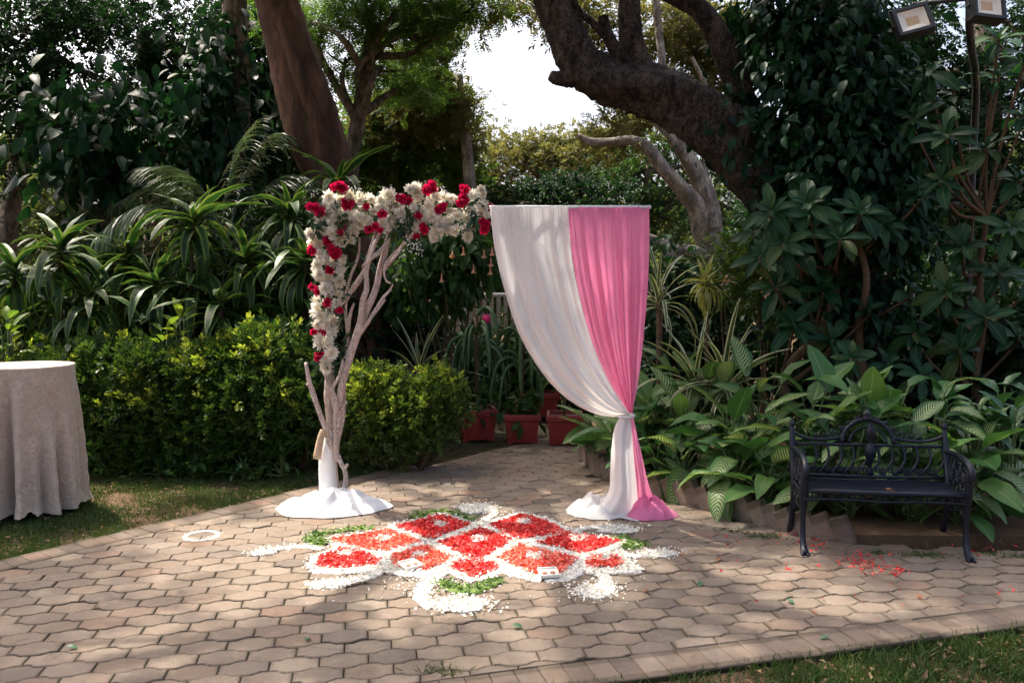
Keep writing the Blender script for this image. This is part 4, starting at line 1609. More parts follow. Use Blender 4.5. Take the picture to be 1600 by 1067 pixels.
mb.lathe(bp(.5, .41), [(.006, 0), (.022, .01), (.012, .03), (.010, .06), (.022, .09), (.034, .13), (.036, .16), (.022, .19), (.014, .21), (.026, .235), (.032, .27), (.022, .30), (.018, .33)], 14)
bput(mb, 'urn', bo)
for i in range(12):
    u = (i + .55) / 12.1
    if abs(u - .5) < .04:
        continue
    s = 1 if u < .5 else -1
    s = 1
    mb = MB()
    mb.tube([bp(u - .045 * s, .42), bp(u - .015 * s, .445), bp(u + .022 * s, .49), bp(u + .030 * s, .53), bp(u + .024 * s, .565), bp(u + .022 * s, .592)], [.006, .0075, .0085, .0085, .008, .008], 8)
    mb.tube(spiral(bp(u - .035 * s, .428), .026, 1.3, 1.2, 'xz', 14), .006, 6, sub=1)
    mb.tube(spiral(bp(u - .075 * s, .440), .020, 1.2, 2.2, 'xz', 12, -1), .006, 6, sub=1)
    bput(mb, 'spindle', bo)

# dead leaf lying on the seat
o = put('fallen_leaf', dl_me, None, BM @ mat4(frames(np.array([[1.0, .1, 0]]), np.array([[0, 0, 1.0]]))[0], (BLEN * .50, .0, SZ + .022), .08))
tag(o, 'brown dry leaf lying on the front edge of the bench seat', 'leaf')


# ================================================================== RED PLANTERS
def planter(px, py, Y, w, h, rot, label):
    c = P(px, py, Y)
    t = thing('planter', (c[0], c[1], 0), label, 'planter', 'red planters on the path')
    Rz = np.array(Matrix.Rotation(rot, 3, 'Z'))

    def ring(hw, z):
        return np.array([Rz @ np.array([sx * hw, sy * hw, 0]) + np.array([c[0], c[1], z]) for sx, sy in ((-1, -1), (1, -1), (1, 1), (-1, 1))])
    a = w / 2
    mb = MB()
    mb.grid(np.array([ring(a * .80, .012), ring(a * .90, h * .74), ring(a * .90, h * .76)]), wrap=True)
    for sx, sy in ((-1, -1), (1, -1), (1, 1), (-1, 1)):
        q = Rz @ np.array([sx * a * .68, sy * a * .68, 0])
        mb.box((c[0] + q[0], c[1] + q[1], .012), (.06, .06, .024), 0, Rz)
    build(mb, 'pot_body', M['red_pot'], t, False)
    mb = MB()
    mb.grid(np.array([ring(a * .92, h * .76), ring(a * 1.0, h * .80), ring(a * 1.0, h * .92), ring(a * .97, h), ring(a * .84, h), ring(a * .82, h * .9)]), wrap=True)
    build(mb, 'pot_rim', M['red_pot'], t, False)
    mb = MB()
    mb.grid(np.array([ring(a * .84, h * .9), ring(a * .01, h * .92)]), wrap=True)
    build(mb, 'potting_soil', M['pot_soil'], t, False)
    return np.array([c[0], c[1], h * .9])


def ghy(py):
    return G(800, py)[1]


POT1 = planter(745, 690, ghy(690) + .18, .38, .33, R(12), 'red square planter nearest the clipped lime shrub')
POT2 = planter(815, 694, ghy(694) + .17, .37, .30, R(3), 'red square planter in the middle of the three on the path')
POT3 = planter(882, 697, ghy(697) + .17, .37, .31, R(-3), 'red square planter closest to the tied curtain')
POT4 = planter(848, 655, 10.2, .36, .30, R(10), 'red square planter standing further back between the front ones')

# ================================================================== FLOODLIGHT POST
FY = 7.0
fp = P(1507, 300, FY)
flp = thing('lamp_post', (fp[0], FY, .05), 'dark pole carrying floodlights among the leaves at upper right', 'lamp post')
mb = MB()
mb.tube([(fp[0] + .55, FY + .9, 0), (fp[0] + .55, FY + .9, 2.6), (fp[0] + .45, FY + .7, 3.4), (fp[0] + .02, FY + .05, 3.75), (fp[0], FY, 4.6)], .032, 12, sub=3)
build(mb, 'pole', M['lamp_body'], flp)
mb = MB()
qa, qb = P(1425, 8, FY), P(1560, -12, FY)
mb.tube([qa, (fp[0], FY, (qa[2] + qb[2]) / 2), qb], .018, 8, sub=1)
build(mb, 'cross_arm', M['lamp_body'], flp)
for (px, py, rz, rx) in ((1427, 31, R(14), R(-16)), (1545, 8, R(-4), R(-14))):
    c = P(px, py, FY - .1)
    Rm = np.array(Matrix.Rotation(R(-12) if px < 1500 else R(8), 3, 'Z') @ Matrix.Rotation(rx, 3, 'X') @ Matrix.Rotation(rz * -1, 3, 'Y'))

    def W(v):
        return c + Rm @ np.array(v)
    mb = MB()
    w, h = .112, .094
    mb.box(W((0, .06, 0)), (2 * w + .05, .07, 2 * h + .05), 0, Rm)
    for sx, sz, a, b in ((-1, 0, .026, 2 * h + .05), (1, 0, .026, 2 * h + .05)):
        mb.box(W((sx * (w + .013), .005, 0)), (a, .05, b), 0, Rm)
    for sz in (-1, 1):
        mb.box(W((0, .0053, sz * (h + .013))), (2 * w - .001, .05, .026), 0, Rm)
    for k in range(7):
        mb.box(W((-w + .05 + k * .038, .115, 0)), (.008, .05, 2 * h), 0, Rm)
    mb.tube([W((-w - .03, .05, 0)), W((-w - .03, .06, h + .06)), W((w + .03, .06, h + .06)), W((w + .03, .05, 0))], .012, 8, sub=1)
    head = build(mb, 'lamp_head', M['lamp_body'], flp, False)
    mb = MB()
    a, b = .45, .40
    o_ = [W((sx * (w - .002), .0, sz * (h - .002))) for sx, sz in ((-1, -1), (1, -1), (1, 1), (-1, 1))]
    i_ = [W((sx * w * a, .022, sz * h * b)) for sx, sz in ((-1, -1), (1, -1), (1, 1), (-1, 1))]
    mb.add(o_ + i_, [(0, 1, 5, 4), (1, 2, 6, 5), (2, 3, 7, 6), (3, 0, 4, 7)])
    build(mb, 'reflector', M['lamp_refl'], head, False)
    mb = MB()
    mb.add([W((sx * w * a, .0225, sz * h * b)) for sx, sz in ((-1, -1), (1, -1), (1, 1), (-1, 1))], [(0, 1, 2, 3)])
    build(mb, 'led_panel', M['lamp_led'], head, False)

# ================================================================== PALE RAILING BEYOND THE SHRUBS
RY = 12.5
rl = P(755, 480, RY)
rail = thing('railing', (rl[0], RY, 0), 'pale railing with posts glimpsed behind the shrubs left of the white curtain', 'railing')
mb = MB()
q0, q1 = P(744, 460, RY), P(860, 462, RY)
mb.tube([q0, q1], .03, 8, sub=1)
build(mb, 'top_rail', M['rail_white'], rail)
mb = MB()
q2, q3 = P(712, 469, RY), P(742, 469, RY)
mb.tube([q2, q3], .025, 8, sub=1)
build(mb, 'top_rail', M['rail_white'], rail)
for px in (716, 726, 735, 746, 757, 768, 779, 790, 801, 812, 823):
    q = P(px, 461 if px > 742 else 469, RY)
    mb = MB()
    mb.box((q[0], RY + .003, q[2] / 2), (.06, .06, q[2]))
    build(mb, 'baluster', M['rail_tan'], rail, False)
mb = MB()
q = P(720, 480, RY)
mb.box((q[0], RY - .05, q[2]), (.16, .03, .22))
build(mb, 'panel', M['rail_white'], rail, False)

# ================================================================== TREES
def pxl(points, Y):
    """(px, py, dY, width px) -> points, radii"""
    return [P(x, y, Y + dy) for x, y, dy, _ in points], [w * .42 * (Y + dy) / FPX for _, _, dy, w in points]


def limb(points, Y, name, mat, parent, sides=14, rough=.10, seed=1, sub=6):
    p, r = pxl(points, Y)
    mb = MB()
    mb.tube(p, r, sides, sub=sub, rough=rough, seed=seed)
    return build(mb, name, mat, parent)


def CL(items):
    """lobes given as (px, py, Y, radius px[, squash])"""
    out = []
    for it in items:
        px, py, Y, r = it[:4]
        q = it[4] if len(it) > 4 else .8
        rr = r * Y / FPX
        out.append((P(px, py, Y), (rr, rr, rr * q)))
    return out


SKYWIN = [(742, 75), (775, 38), (830, 20), (858, 70), (868, 118), (905, 132), (945, 158), (938, 180), (885, 178), (850, 158), (805, 172), (772, 140), (748, 112)]
_sr = np.random.RandomState(99)


def keep_sky(p, pr=.975):
    x, y = project(p)
    x = x + _sr.normal(0, 9, len(x))
    y = y + _sr.normal(0, 9, len(y))
    k = np.ones(len(x), bool)
    for i in range(len(x)):
        if 735 < x[i] < 950 and 10 < y[i] < 190 and inside((x[i], y[i]), SKYWIN):
            k[i] = _sr.rand() > pr
    return k


SPR = [T_sprig(7, .42, .5, s) for s in (1, 2, 3)]
SPRN = [T_sprig(8, .40, .34, s) for s in (4, 5)]
PIN = T_pinnate(8, .34, .26)
BIG = [T_blade(lambda t, w=w: w * math.sin(PI * min(1, t ** .8 * .95 + .05)) ** .8 + .003, 5, 3, b, .15) for w, b in ((.21, .5), (.25, .9))]


def tree(name, label, base, trunk, crown, mat, n, T, smin, smax, seed, bark='bark_far', sub=10, sig=.18, shell=.45, down=.35, branches=True, group=None, r0=None):
    """trunk: list of ((x,y,z), radius); crown: lobes"""
    t = thing(name, base, label, 'tree', group)
    mb = MB()
    mb.tube([p for p, r in trunk], [r for p, r in trunk], 12, sub=5, rough=.08, seed=seed)
    build(mb, 'trunk', M[bark], t)
    top = np.array(trunk[-1][0])
    mid = np.array(trunk[len(trunk) // 2][0])
    rs = np.random.RandomState(seed)
    full = []
    for c, r in crown:
        c, r = np.array(c), np.array(r)
        for _ in range(5):
            q = c + nrm(rs.randn(3)) * r * rs.uniform(.35, .85)
            f = rs.uniform(.30, .52)
            full.append((q, (r[0] * f * 1.25, r[1] * f * 1.25, r[2] * f * .62)))
    if branches:
        for ci, (c, r) in enumerate(crown):
            c = np.array(c)
            s = mid + (top - mid) * rs.uniform(.2, 1)
            mb = MB()
            k = trunk[-1][1]
            m_ = (s + c) / 2 + rs.randn(3) * .15 * np.linalg.norm(c - s) + np.array([0, 0, .1])
            mb.tube([s, m_, c], [k * .8, k * .5, k * .22], 8, sub=5, rough=.08, seed=seed)
            e = c
            for q in range(5):
                e = full[ci * 5 + q][0]
                s2 = m_ + (c - m_) * rs.uniform(.2, 1)
                mb.tube([s2, (s2 + e) / 2 + rs.randn(3) * .08, e], [k * .26, k * .17, k * .07], 5, sub=4)
            build(mb, 'branch', M[bark], t)
    foliage('crown', M[mat], t, full, int(n * 1.35), T, smin * .74, smax * .74, seed, sub, sig * .8, .15, down, keep=keep_sky)
    return t


def straight(px, Y, ztop, r, lean=0.0, sway=.15, seed=0):
    rs = np.random.RandomState(seed)
    x = (px - 800) / FPX * Y
    return [((x + lean * t + rs.normal(0, sway) * (t > 0), Y + rs.normal(0, sway) * (t > 0), ztop * t), r * (1 - .45 * t) * (1.25 if t == 0 else 1)) for t in (0, .3, .6, 1)]


# ---- leaning reddish tree behind the arch; its unseen crown is shaped to shade and dapple the paving
LY = 9.4
lt_b = P(560, 640, LY)
lean = thing('leaning_tree', (lt_b[0], LY, 0), 'tree with thick smooth reddish-brown trunk leaning left behind the arch', 'tree')
limb([(575, 655, 0, 110), (556, 520, 0, 92), (540, 400, 0, 84), (522, 300, 0, 80), (505, 235, 0, 94), (488, 175, 0, 98), (470, 120, 0, 92), (452, 65, 0, 84), (436, 10, 0, 80), (420, -50, 0, 76), (405, -130, .2, 62), (400, -230, .4, 56)], LY, 'trunk', M['bark_red'], lean, 20, .07, 3, 8)
limb([(536, 262, -.12, 20), (508, 215, -.22, 26), (480, 150, -.26, 26), (458, 90, -.24, 24), (442, 40, -.2, 22), (425, -30, -.1, 18)], LY, 'ridge', M['bark_red'], lean, 10, .12, 8, 6)
top = P(402, -200, LY + .35)
SUNSPOTS = [((170, 848), 1.0, .20), ((260, 838), .6, .18), ((345, 828), .5, .18), ((110, 1000), .55, .18), ((220, 985), .3, .14), ((640, 845), 1.0, .55), ((520, 800), .5, .45), ((820, 850), .7, .5), ((640, 778), .5, .18), ((950, 800), .45, .40),
            ((880, 950), .35, .22), ((960, 1020), .30, .16), ((720, 880), .5, .5), ((560, 870), .5, .4), ((560, 790), .3, .4), ((900, 860), .5, .3), ((300, 905), .3, .10), ((380, 1020), .3, .08), ((1150, 900), .3, .06), ((1300, 960), .3, .08)]
ST3 = [(np.append(G(*c)[:2], 0.0), r_) for c, _, r_ in SUNSPOTS]
ST3 += [(P(x, y, Y), r_) for x, y, Y, r_ in ((450, 560, 7.3, .6), (390, 560, 7.3, .6), (330, 570, 7.3, .5), (230, 570, 7.3, .5), (170, 560, 7.3, .5), (600, 610, 7.2, .45), (680, 610, 7.2, .45), (300, 380, 8, .5), (90, 400, 8, .5), (470, 380, 8, .4), (520, 320, 6.1, .3), (640, 320, 6.1, .3), (740, 320, 6.1, .25), (510, 480, 6.1, .2), (50, 575, 5.9, .3), (520, 700, 6.1, .25), (980, 760, 5.7, .3))]


def blocks_sun(p, rad):
    for t, r_ in ST3:
        v = p - t
        k = np.dot(v, SUN)
        if k > .5 and np.linalg.norm(v - SUN * k) < r_ + rad * .55:
            return True
    return False


rs = np.random.RandomState(60)
lob = []
tries = 0
while len(lob) < 280 and tries < 9000:
    tries += 1
    g = np.array([rs.uniform(-5.0, 5.2), rs.uniform(1.2, 8.4), 0])
    h = rs.uniform(6.0, 8.6)
    p = g + SUN * (h / SUN[2])
    x, y = project(p)
    rad = rs.uniform(.32, .62)
    if p[1] > 1 and y > -70 - rad * 1300 / max(p[1], 1):
        continue
    if blocks_sun(p, rad):
        continue
    lob.append((p, (rad, rad, rad * .6)))
CANOPY = lob
rs = np.random.RandomState(5)
far_ = sorted(lob, key=lambda c: rs.rand())[:26]
hub = [top + np.array([-.5, -1.2, 1.0]), top + np.array([.6, -3.0, 1.3]), top + np.array([-1.6, -3.2, 1.4]), top + np.array([1.8, -1.6, 1.2]), top + np.array([-2.4, -.4, .9]), top + np.array([-.4, -5.0, 1.6])]
mb = MB()
for h in hub:
    mb.tube([top - np.array([0, 0, .15]), (top + h) / 2 + np.array([0, 0, .35]), h], [.17, .11, .07], 9, sub=5, rough=.08)
for c, r_ in far_:
    h = min(hub, key=lambda q: np.linalg.norm(q - c[0:3]))
    mb.tube([h, (h + c) / 2 + np.array([0, 0, .2]), c], [.05, .035, .012], 6, sub=4)
build(mb, 'limbs', M['bark_red'], lean)
foliage('crown', M['lf_fern'], lean, lob, 14000, PIN, .26, .46, 62, sub=9, sig=.16, shell=.2, down=.15)  # out of view; lobes and gaps placed to cast the sun patches

# ---- big dark tree on the right with the long limb
TY = 8.0
tb = P(1320, 600, TY)
big = thing('vine_covered_tree', (tb[0], TY, .05), 'massive dark tree wrapped in vines, long limb reaching across the sky', 'tree')
limb([(1325, 740, 0, 170), (1322, 560, 0, 130), (1318, 420, 0, 118), (1316, 300, 0, 112), (1318, 150, 0, 100), (1325, 0, .1, 88), (1330, -120, .2, 70)], TY, 'trunk', M['bark_dark'], big, 18, .10, 11, 6)
limb([(1300, 400, 0, 120), (1245, 335, -.05, 122), (1190, 275, -.1, 118), (1130, 212, -.15, 112), (1065, 160, -.2, 104), (1000, 132, -.2, 92), (945, 118, -.2, 84), (908, 95, -.2, 74), (885, 50, -.2, 64), (862, 5, -.2, 60), (840, -45, -.2, 56), (810, -120, -.2, 48)], TY, 'limb', M['bark_dark'], big, 26, .12, 14, 10)
limb([(905, 118, -.2, 46), (885, 122, -.24, 34), (868, 122, -.28, 26), (860, 118, -.3, 18)], TY, 'stub', M['bark_dark'], big, 10, .12, 15)
limb([(1005, 130, -.2, 60), (990, 85, -.22, 44), (984, 40, -.24, 40), (984, -5, -.24, 38), (990, -80, -.2, 34)], TY, 'limb', M['bark_dark'], big, 14, .08, 16)
limb([(985, 110, -.25, 30), (958, 72, -.3, 24), (945, 45, -.3, 20), (942, 26, -.3, 20)], TY, 'stub', M['bark_dark'], big, 10, .1, 17)
limb([(958, 68, -.28, 16), (925, 35, -.28, 13), (905, 18, -.28, 12), (888, -20, -.25, 10)], TY, 'limb', M['bark_dark'], big, 8, .1, 18)
limb([(1036, 138, -.15, 20), (1034, 90, -.1, 15), (1029, 45, -.05, 14), (1024, -20, 0, 13)], TY, 'limb', M['bark_grey'], big, 8, .1, 19)
limb([(1185, 200, .1, 60), (1165, 165, .1, 50), (1140, 100, .1, 46), (1115, 45, .1, 42), (1090, 12, .1, 38), (1045, -12, .1, 34), (1000, -50, .1, 30)], TY, 'limb', M['bark_dark'], big, 12, .08, 20)
iv = CL([(1300, 40, 7.9, 85), (1250, 110, 7.8, 70), (1340, 140, 7.7, 80), (1270, 210, 7.7, 75), (1340, 250, 7.6, 75), (1220, 250, 7.8, 50), (1260, 320, 7.6, 65), (1330, 360, 7.6, 80), (1230, 10, 8, 60), (1200, 40, 8.1, 45), (1180, 215, 7.7, 34), (1150, 190, 7.75, 26), (1390, 200, 7.9, 60), (1310, 480, 7.8, 80), (1400, 340, 7.9, 60)])
foliage('vine_foliage', M['lf_vine'], big, iv, 9000, BIG, .09, .17, 21, sub=9, sig=.14, shell=.45, down=.7, smooth=True)

# ---- grey-barked tree behind
GY = 11.5
gt = P(1125, 480, GY)
grey = thing('grey_bark_tree', (gt[0], GY, 0), 'pale grey-barked tree with forked bending limbs behind the pink curtain', 'tree')
limb([(1140, 560, 0, 62), (1128, 470, 0, 54), (1118, 410, 0, 50), (1104, 365, 0, 44), (1092, 325, -.05, 38), (1062, 292, -.1, 30), (1035, 262, -.12, 25), (1012, 232, -.15, 22), (988, 220, -.15, 19), (955, 222, -.15, 16), (925, 222, -.15, 14), (902, 212, -.15, 9)], GY, 'trunk', M['bark_grey'], grey, 14, .10, 31, 6)
limb([(1112, 385, .1, 44), (1110, 335, .15, 40), (1098, 290, .2, 36), (1070, 240, .2, 30), (1045, 205, .25, 26), (1015, 175, .3, 20), (995, 130, .3, 16)], GY, 'limb', M['bark_grey'], grey, 12, .10, 32)
limb([(1112, 360, -.1, 26), (1108, 320, -.1, 22), (1100, 300, -.12, 20), (1094, 282, -.12, 16)], GY, 'limb', M['bark_grey'], grey, 10, .12, 33)
limb([(1135, 440, -.3, 34), (1108, 405, -.5, 24), (1075, 390, -.6, 22), (1050, 396, -.7, 18), (1036, 410, -.7, 14)], GY, 'limb', M['bark_grey'], grey, 10, .1, 34)
limb([(1060, 395, -.6, 22), (1035, 382, -.65, 24), (1010, 372, -.7, 22), (985, 360, -.7, 18)], GY, 'limb', M['bark_grey'], grey, 10, .1, 35)
limb([(1100, 290, .2, 14), (1102, 250, .25, 11), (1112, 215, .3, 10), (1108, 150, .3, 9), (1080, 90, .3, 8)], GY, 'limb', M['bark_grey'], grey, 8, .1, 36)
foliage('crown', M['lf_olive'], grey, CL([(1010, 175, 12.2, 45), (960, 205, 12, 34), (1110, 95, 12.5, 50), (1080, 40, 12.5, 55), (1150, 60, 12.5, 45), (1020, 30, 12.4, 55), (930, 40, 12.3, 45), (1070, 160, 12.6, 34), (800, 5, 13, 40), (770, 20, 13, 36), (836, 40, 12.8, 26), (880, 10, 12.6, 40)]), 3600, SPRN, .16, .30, 37, sub=7, sig=.16, shell=.3, down=.5, keep=keep_sky)

# ---- fine-leaved tree high in the middle
tree('fine_leaved_tree', 'pale fine-leaved tree showing against the sky at top centre', (-.2, 14.5, 0), [((-.6, 14.5, 0), .16), ((-.65, 14.5, 2.0), .13), ((-.75, 14.5, 3.8), .10), ((-.9, 14.4, 5.2), .06)],
     CL([(700, 60, 14, 50), (680, 120, 14.3, 50), (650, 90, 14.4, 50), (705, 160, 14.4, 42), (690, 190, 14.6, 46), (730, 210, 14.7, 40), (640, 170, 14.6, 50), (600, 200, 14.8, 46)]), 'lf_olive', 3600, SPRN, .18, .32, 41, 'bark_grey', sub=7, sig=.17, shell=.25)
# ---- feathery bright green tree, upper left of centre
tree('feathery_tree', 'bright green feathery-leaved tree beside the leaning trunk at the top', (-2.3, 12.5, 0), straight(575, 12.5, 5.4, .15, .1, .15, 2),
     CL([(560, 20, 12.2, 62), (620, 45, 12.4, 60), (540, 90, 12.4, 50), (680, 20, 12.3, 60), (600, 110, 12.8, 55), (520, 40, 12.6, 50), (740, 10, 12.6, 45), (640, 140, 13, 50), (460, 30, 12.9, 60), (560, -30, 12.2, 70), (660, -30, 12.3, 60)]), 'lf_fern', 2500, PIN, .30, .50, 43, sub=8, sig=.2, shell=.3, down=.2)
# ---- dark rounded trees, middle distance
tree('broadleaf_tree', 'dense dark broadleaf tree above the flower beam, between the leaning trunk and the sky', (-2.0, 15.5, 0), straight(620, 15.5, 3.8, .16, 0, .12, 5),
     CL([(560, 200, 15.4, 60), (620, 190, 15.4, 62), (680, 210, 15.5, 60), (590, 260, 15.3, 60), (650, 270, 15.3, 62), (720, 260, 15.4, 55), (540, 280, 15.2, 50), (700, 310, 15.3, 55), (600, 330, 15.2, 60), (640, 160, 15.7, 50)]), 'lf_fern', 2700, SPR, .22, .38, 45, sub=9, sig=.2, shell=.35)
tree('broadleaf_tree', 'olive-green sunlit tree below the patch of sky, over the white curtain', (.3, 19, 0), straight(850, 19, 3.7, .18, .1, .15, 6),
     CL([(780, 232, 18.8, 40), (830, 236, 19, 40), (880, 238, 19, 40), (930, 228, 19.2, 40), (800, 255, 18.6, 46), (860, 250, 18.7, 48), (915, 250, 18.8, 44), (760, 280, 18.6, 40), (960, 235, 19, 40), (985, 200, 19.2, 34)]), 'lf_olive', 3300, SPR, .18, .32, 47, sub=9, sig=.2, shell=.35)
tree('broadleaf_tree', 'mid-green airy tree with dark branches right of the olive one, behind the grey trunk', (2.9, 18, 0), straight(1010, 18, 4.2, .15, 0, .15, 7),
     CL([(990, 260, 18, 48), (1040, 230, 18, 50), (960, 300, 17.8, 44), (1020, 310, 17.8, 48), (1080, 280, 18, 50), (1120, 230, 18.2, 46), (1060, 350, 17.8, 50), (1130, 330, 18, 50), (1160, 270, 18, 44), (1180, 350, 18, 44)]), 'lf_mid', 2900, SPR, .18, .32, 48, sub=9, sig=.22, shell=.3)
tree('broadleaf_tree', 'low dark tree just above the top of the white curtain', (.1, 15, 0), [((.1, 15, 0), .14), ((.2, 15, 1.2), .12), ((.5, 15, 2.1), .10), ((1.3, 15, 2.5), .07)],
     CL([(770, 310, 15, 40), (820, 290, 15.2, 34), (860, 305, 15, 34), (910, 295, 15.2, 36), (950, 310, 15, 34), (790, 350, 14.8, 44), (850, 350, 14.8, 44), (930, 350, 14.8, 44)]), 'lf_dark', 1700, SPR, .18, .30, 49, sub=8, sig=.16, shell=.3)
# ---- dark trees on the left
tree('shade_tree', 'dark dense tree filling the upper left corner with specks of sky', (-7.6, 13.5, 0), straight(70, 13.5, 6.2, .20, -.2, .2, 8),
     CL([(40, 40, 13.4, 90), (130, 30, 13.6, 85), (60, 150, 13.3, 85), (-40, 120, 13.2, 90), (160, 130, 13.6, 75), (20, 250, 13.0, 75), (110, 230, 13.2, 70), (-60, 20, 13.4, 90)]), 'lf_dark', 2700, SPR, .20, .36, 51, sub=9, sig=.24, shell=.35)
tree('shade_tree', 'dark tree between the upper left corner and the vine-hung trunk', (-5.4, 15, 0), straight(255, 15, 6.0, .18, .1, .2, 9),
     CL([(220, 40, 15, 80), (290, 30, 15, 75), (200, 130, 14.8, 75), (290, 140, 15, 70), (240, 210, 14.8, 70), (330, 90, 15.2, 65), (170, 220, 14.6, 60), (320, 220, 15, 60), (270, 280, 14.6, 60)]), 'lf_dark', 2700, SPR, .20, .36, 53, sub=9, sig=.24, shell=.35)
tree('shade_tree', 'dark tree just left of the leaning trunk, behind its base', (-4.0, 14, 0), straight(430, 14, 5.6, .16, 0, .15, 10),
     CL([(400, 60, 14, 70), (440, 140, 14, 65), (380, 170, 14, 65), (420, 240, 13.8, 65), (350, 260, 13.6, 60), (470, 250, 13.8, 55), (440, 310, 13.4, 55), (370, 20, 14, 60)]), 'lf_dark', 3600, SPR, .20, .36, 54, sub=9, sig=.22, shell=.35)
# vine-hung trunk
vt = thing('vine_hung_tree', ((372 - 800) / FPX * 11.2, 11.2, 0), 'straight trunk hung with broad climbing leaves left of the leaning tree', 'tree')
limb([(372, 640, 0, 62), (371, 420, 0, 52), (370, 250, 0, 48), (369, 100, 0, 44), (366, 0, 0, 42), (364, -120, 0, 38)], 11.2, 'trunk', M['bark_far'], vt, 14, .08, 61)
foliage('climbing_leaves', M['lf_vine'], vt, CL([(330, 100, 10.9, 45), (310, 160, 10.8, 45), (335, 220, 10.8, 50), (300, 250, 10.7, 40), (360, 160, 10.9, 36), (350, 60, 11, 36), (340, 290, 10.7, 45)]), 1000, BIG, .15, .27, 62, sub=6, sig=.2, shell=.3, down=.9, smooth=True)
vt2 = thing('vine_hung_tree', ((150 - 800) / FPX * 10.3, 10.3, 0), 'short stump mantled in big glossy drooping leaves at the left', 'tree')
limb([(160, 620, 0, 60), (158, 450, 0, 50), (152, 320, 0, 44), (150, 200, 0, 36), (155, 150, 0, 26)], 10.3, 'trunk', M['bark_far'], vt2, 14, .08, 63)
foliage('climbing_leaves', M['lf_vine'], vt2, CL([(120, 180, 10.0, 55), (180, 160, 10.1, 45), (150, 220, 9.9, 60), (110, 250, 9.9, 48), (200, 210, 10, 45), (140, 300, 9.8, 50), (180, 290, 9.9, 45)]), 750, BIG, .16, .29, 64, sub=6, sig=.2, shell=.3, down=.8, smooth=True)
# ---- dark trees on the right
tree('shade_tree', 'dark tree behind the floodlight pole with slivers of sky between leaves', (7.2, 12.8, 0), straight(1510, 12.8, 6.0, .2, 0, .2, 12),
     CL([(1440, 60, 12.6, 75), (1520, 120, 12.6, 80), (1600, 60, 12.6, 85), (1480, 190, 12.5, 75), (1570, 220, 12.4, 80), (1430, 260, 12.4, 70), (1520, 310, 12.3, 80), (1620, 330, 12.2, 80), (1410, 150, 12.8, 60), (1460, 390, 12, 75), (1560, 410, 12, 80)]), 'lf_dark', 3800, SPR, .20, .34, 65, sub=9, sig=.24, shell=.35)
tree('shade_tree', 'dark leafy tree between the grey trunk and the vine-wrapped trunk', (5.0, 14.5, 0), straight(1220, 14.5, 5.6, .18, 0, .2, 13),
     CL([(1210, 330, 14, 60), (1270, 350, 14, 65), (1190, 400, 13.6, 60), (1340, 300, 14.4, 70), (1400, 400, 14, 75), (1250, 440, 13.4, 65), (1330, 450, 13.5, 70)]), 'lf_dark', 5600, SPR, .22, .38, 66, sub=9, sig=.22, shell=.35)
# ---- distant wood closing the view
rs = np.random.RandomState(70)
items = []
for i in range(64):
    Y = rs.uniform(27, 38)
    px = -250 + 2100 * (i + rs.rand()) / 64
    hi = 190 if 520 < px < 725 else 325 if px < 1250 and px > 520 else 250
    for py in np.arange(hi + rs.uniform(0, 50), 470, 62):
        items.append((px + rs.normal(0, 22), py, Y, rs.uniform(40, 64)))
mb = MB()
lob2 = CL(items)
pts, out = ellipsoid_pts(rs, lob2, 26000, 8, .35, .4)
k = keep_sky(pts, .99)
scatter(mb, rs, SPR[0], pts[k], out[k], .5, .9)
o = build(mb, 'distant_wood', M['lf_far'], None, False, 'stuff')
tag(o, 'distant wood of mixed green trees seen between the garden trees', 'wood', kind='stuff')


# ================================================================== HEDGE AND SHRUBS
def shrub(name, label, base, lobes, mat, n, T, smin, smax, seed, stems=8, sub=6, sig=.05, shell=.6, down=-.25, cat='shrub', group=None, stem_r=.008, keep=None, shoots=0, bumps=0):
    t = thing(name, base, label, cat, group)
    rs = np.random.RandomState(seed)
    mb = MB()
    b = np.array(base, float)
    for i in range(stems):
        c, r = lobes[rs.randint(len(lobes))]
        e = np.array(c) + rs.randn(3) * np.array(r) * .5
        s = np.array([b[0] + (e[0] - b[0]) * .35 + rs.normal(0, .05), b[1] + (e[1] - b[1]) * .35 + rs.normal(0, .05), b[2] - .02])
        m_ = (s + e) / 2 + rs.randn(3) * .06
        mb.tube([s, m_, e], [stem_r * 1.5, stem_r, stem_r * .4], 6, sub=4)
    build(mb, 'stems', M['twig'], t)
    lobes = list(lobes)
    for c, r in list(lobes):
        for _ in range(bumps):
            d = nrm(rs.randn(3) + np.array([0, -.5, .4]))
            f = rs.uniform(.28, .5)
            lobes.append((np.array(c) + d * np.array(r) * rs.uniform(.7, 1.0), tuple(np.array(r) * f)))
    foliage('foliage', M[mat], t, lobes, n, T, smin, smax, seed, sub, sig, shell, down, keep=keep)
    if shoots:  # bright leaves towards the top, standing in for sunlit tips
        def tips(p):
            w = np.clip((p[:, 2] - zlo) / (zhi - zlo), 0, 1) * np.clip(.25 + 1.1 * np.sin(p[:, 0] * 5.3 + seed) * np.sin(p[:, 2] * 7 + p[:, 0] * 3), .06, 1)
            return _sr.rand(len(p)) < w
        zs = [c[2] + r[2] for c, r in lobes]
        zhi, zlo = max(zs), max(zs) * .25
        foliage('sunlit_shoots', M['lf_sunlit_shoot'], t, lobes, shoots, T, smin * .9, smax * .95, seed + 500, sub, sig * .8, .97, down - .2, keep=tips)
    return t


def hl(px, py, Y, r, q=.9):
    rr = r * Y / FPX
    return (P(px, py, Y), (rr, rr, rr * q))


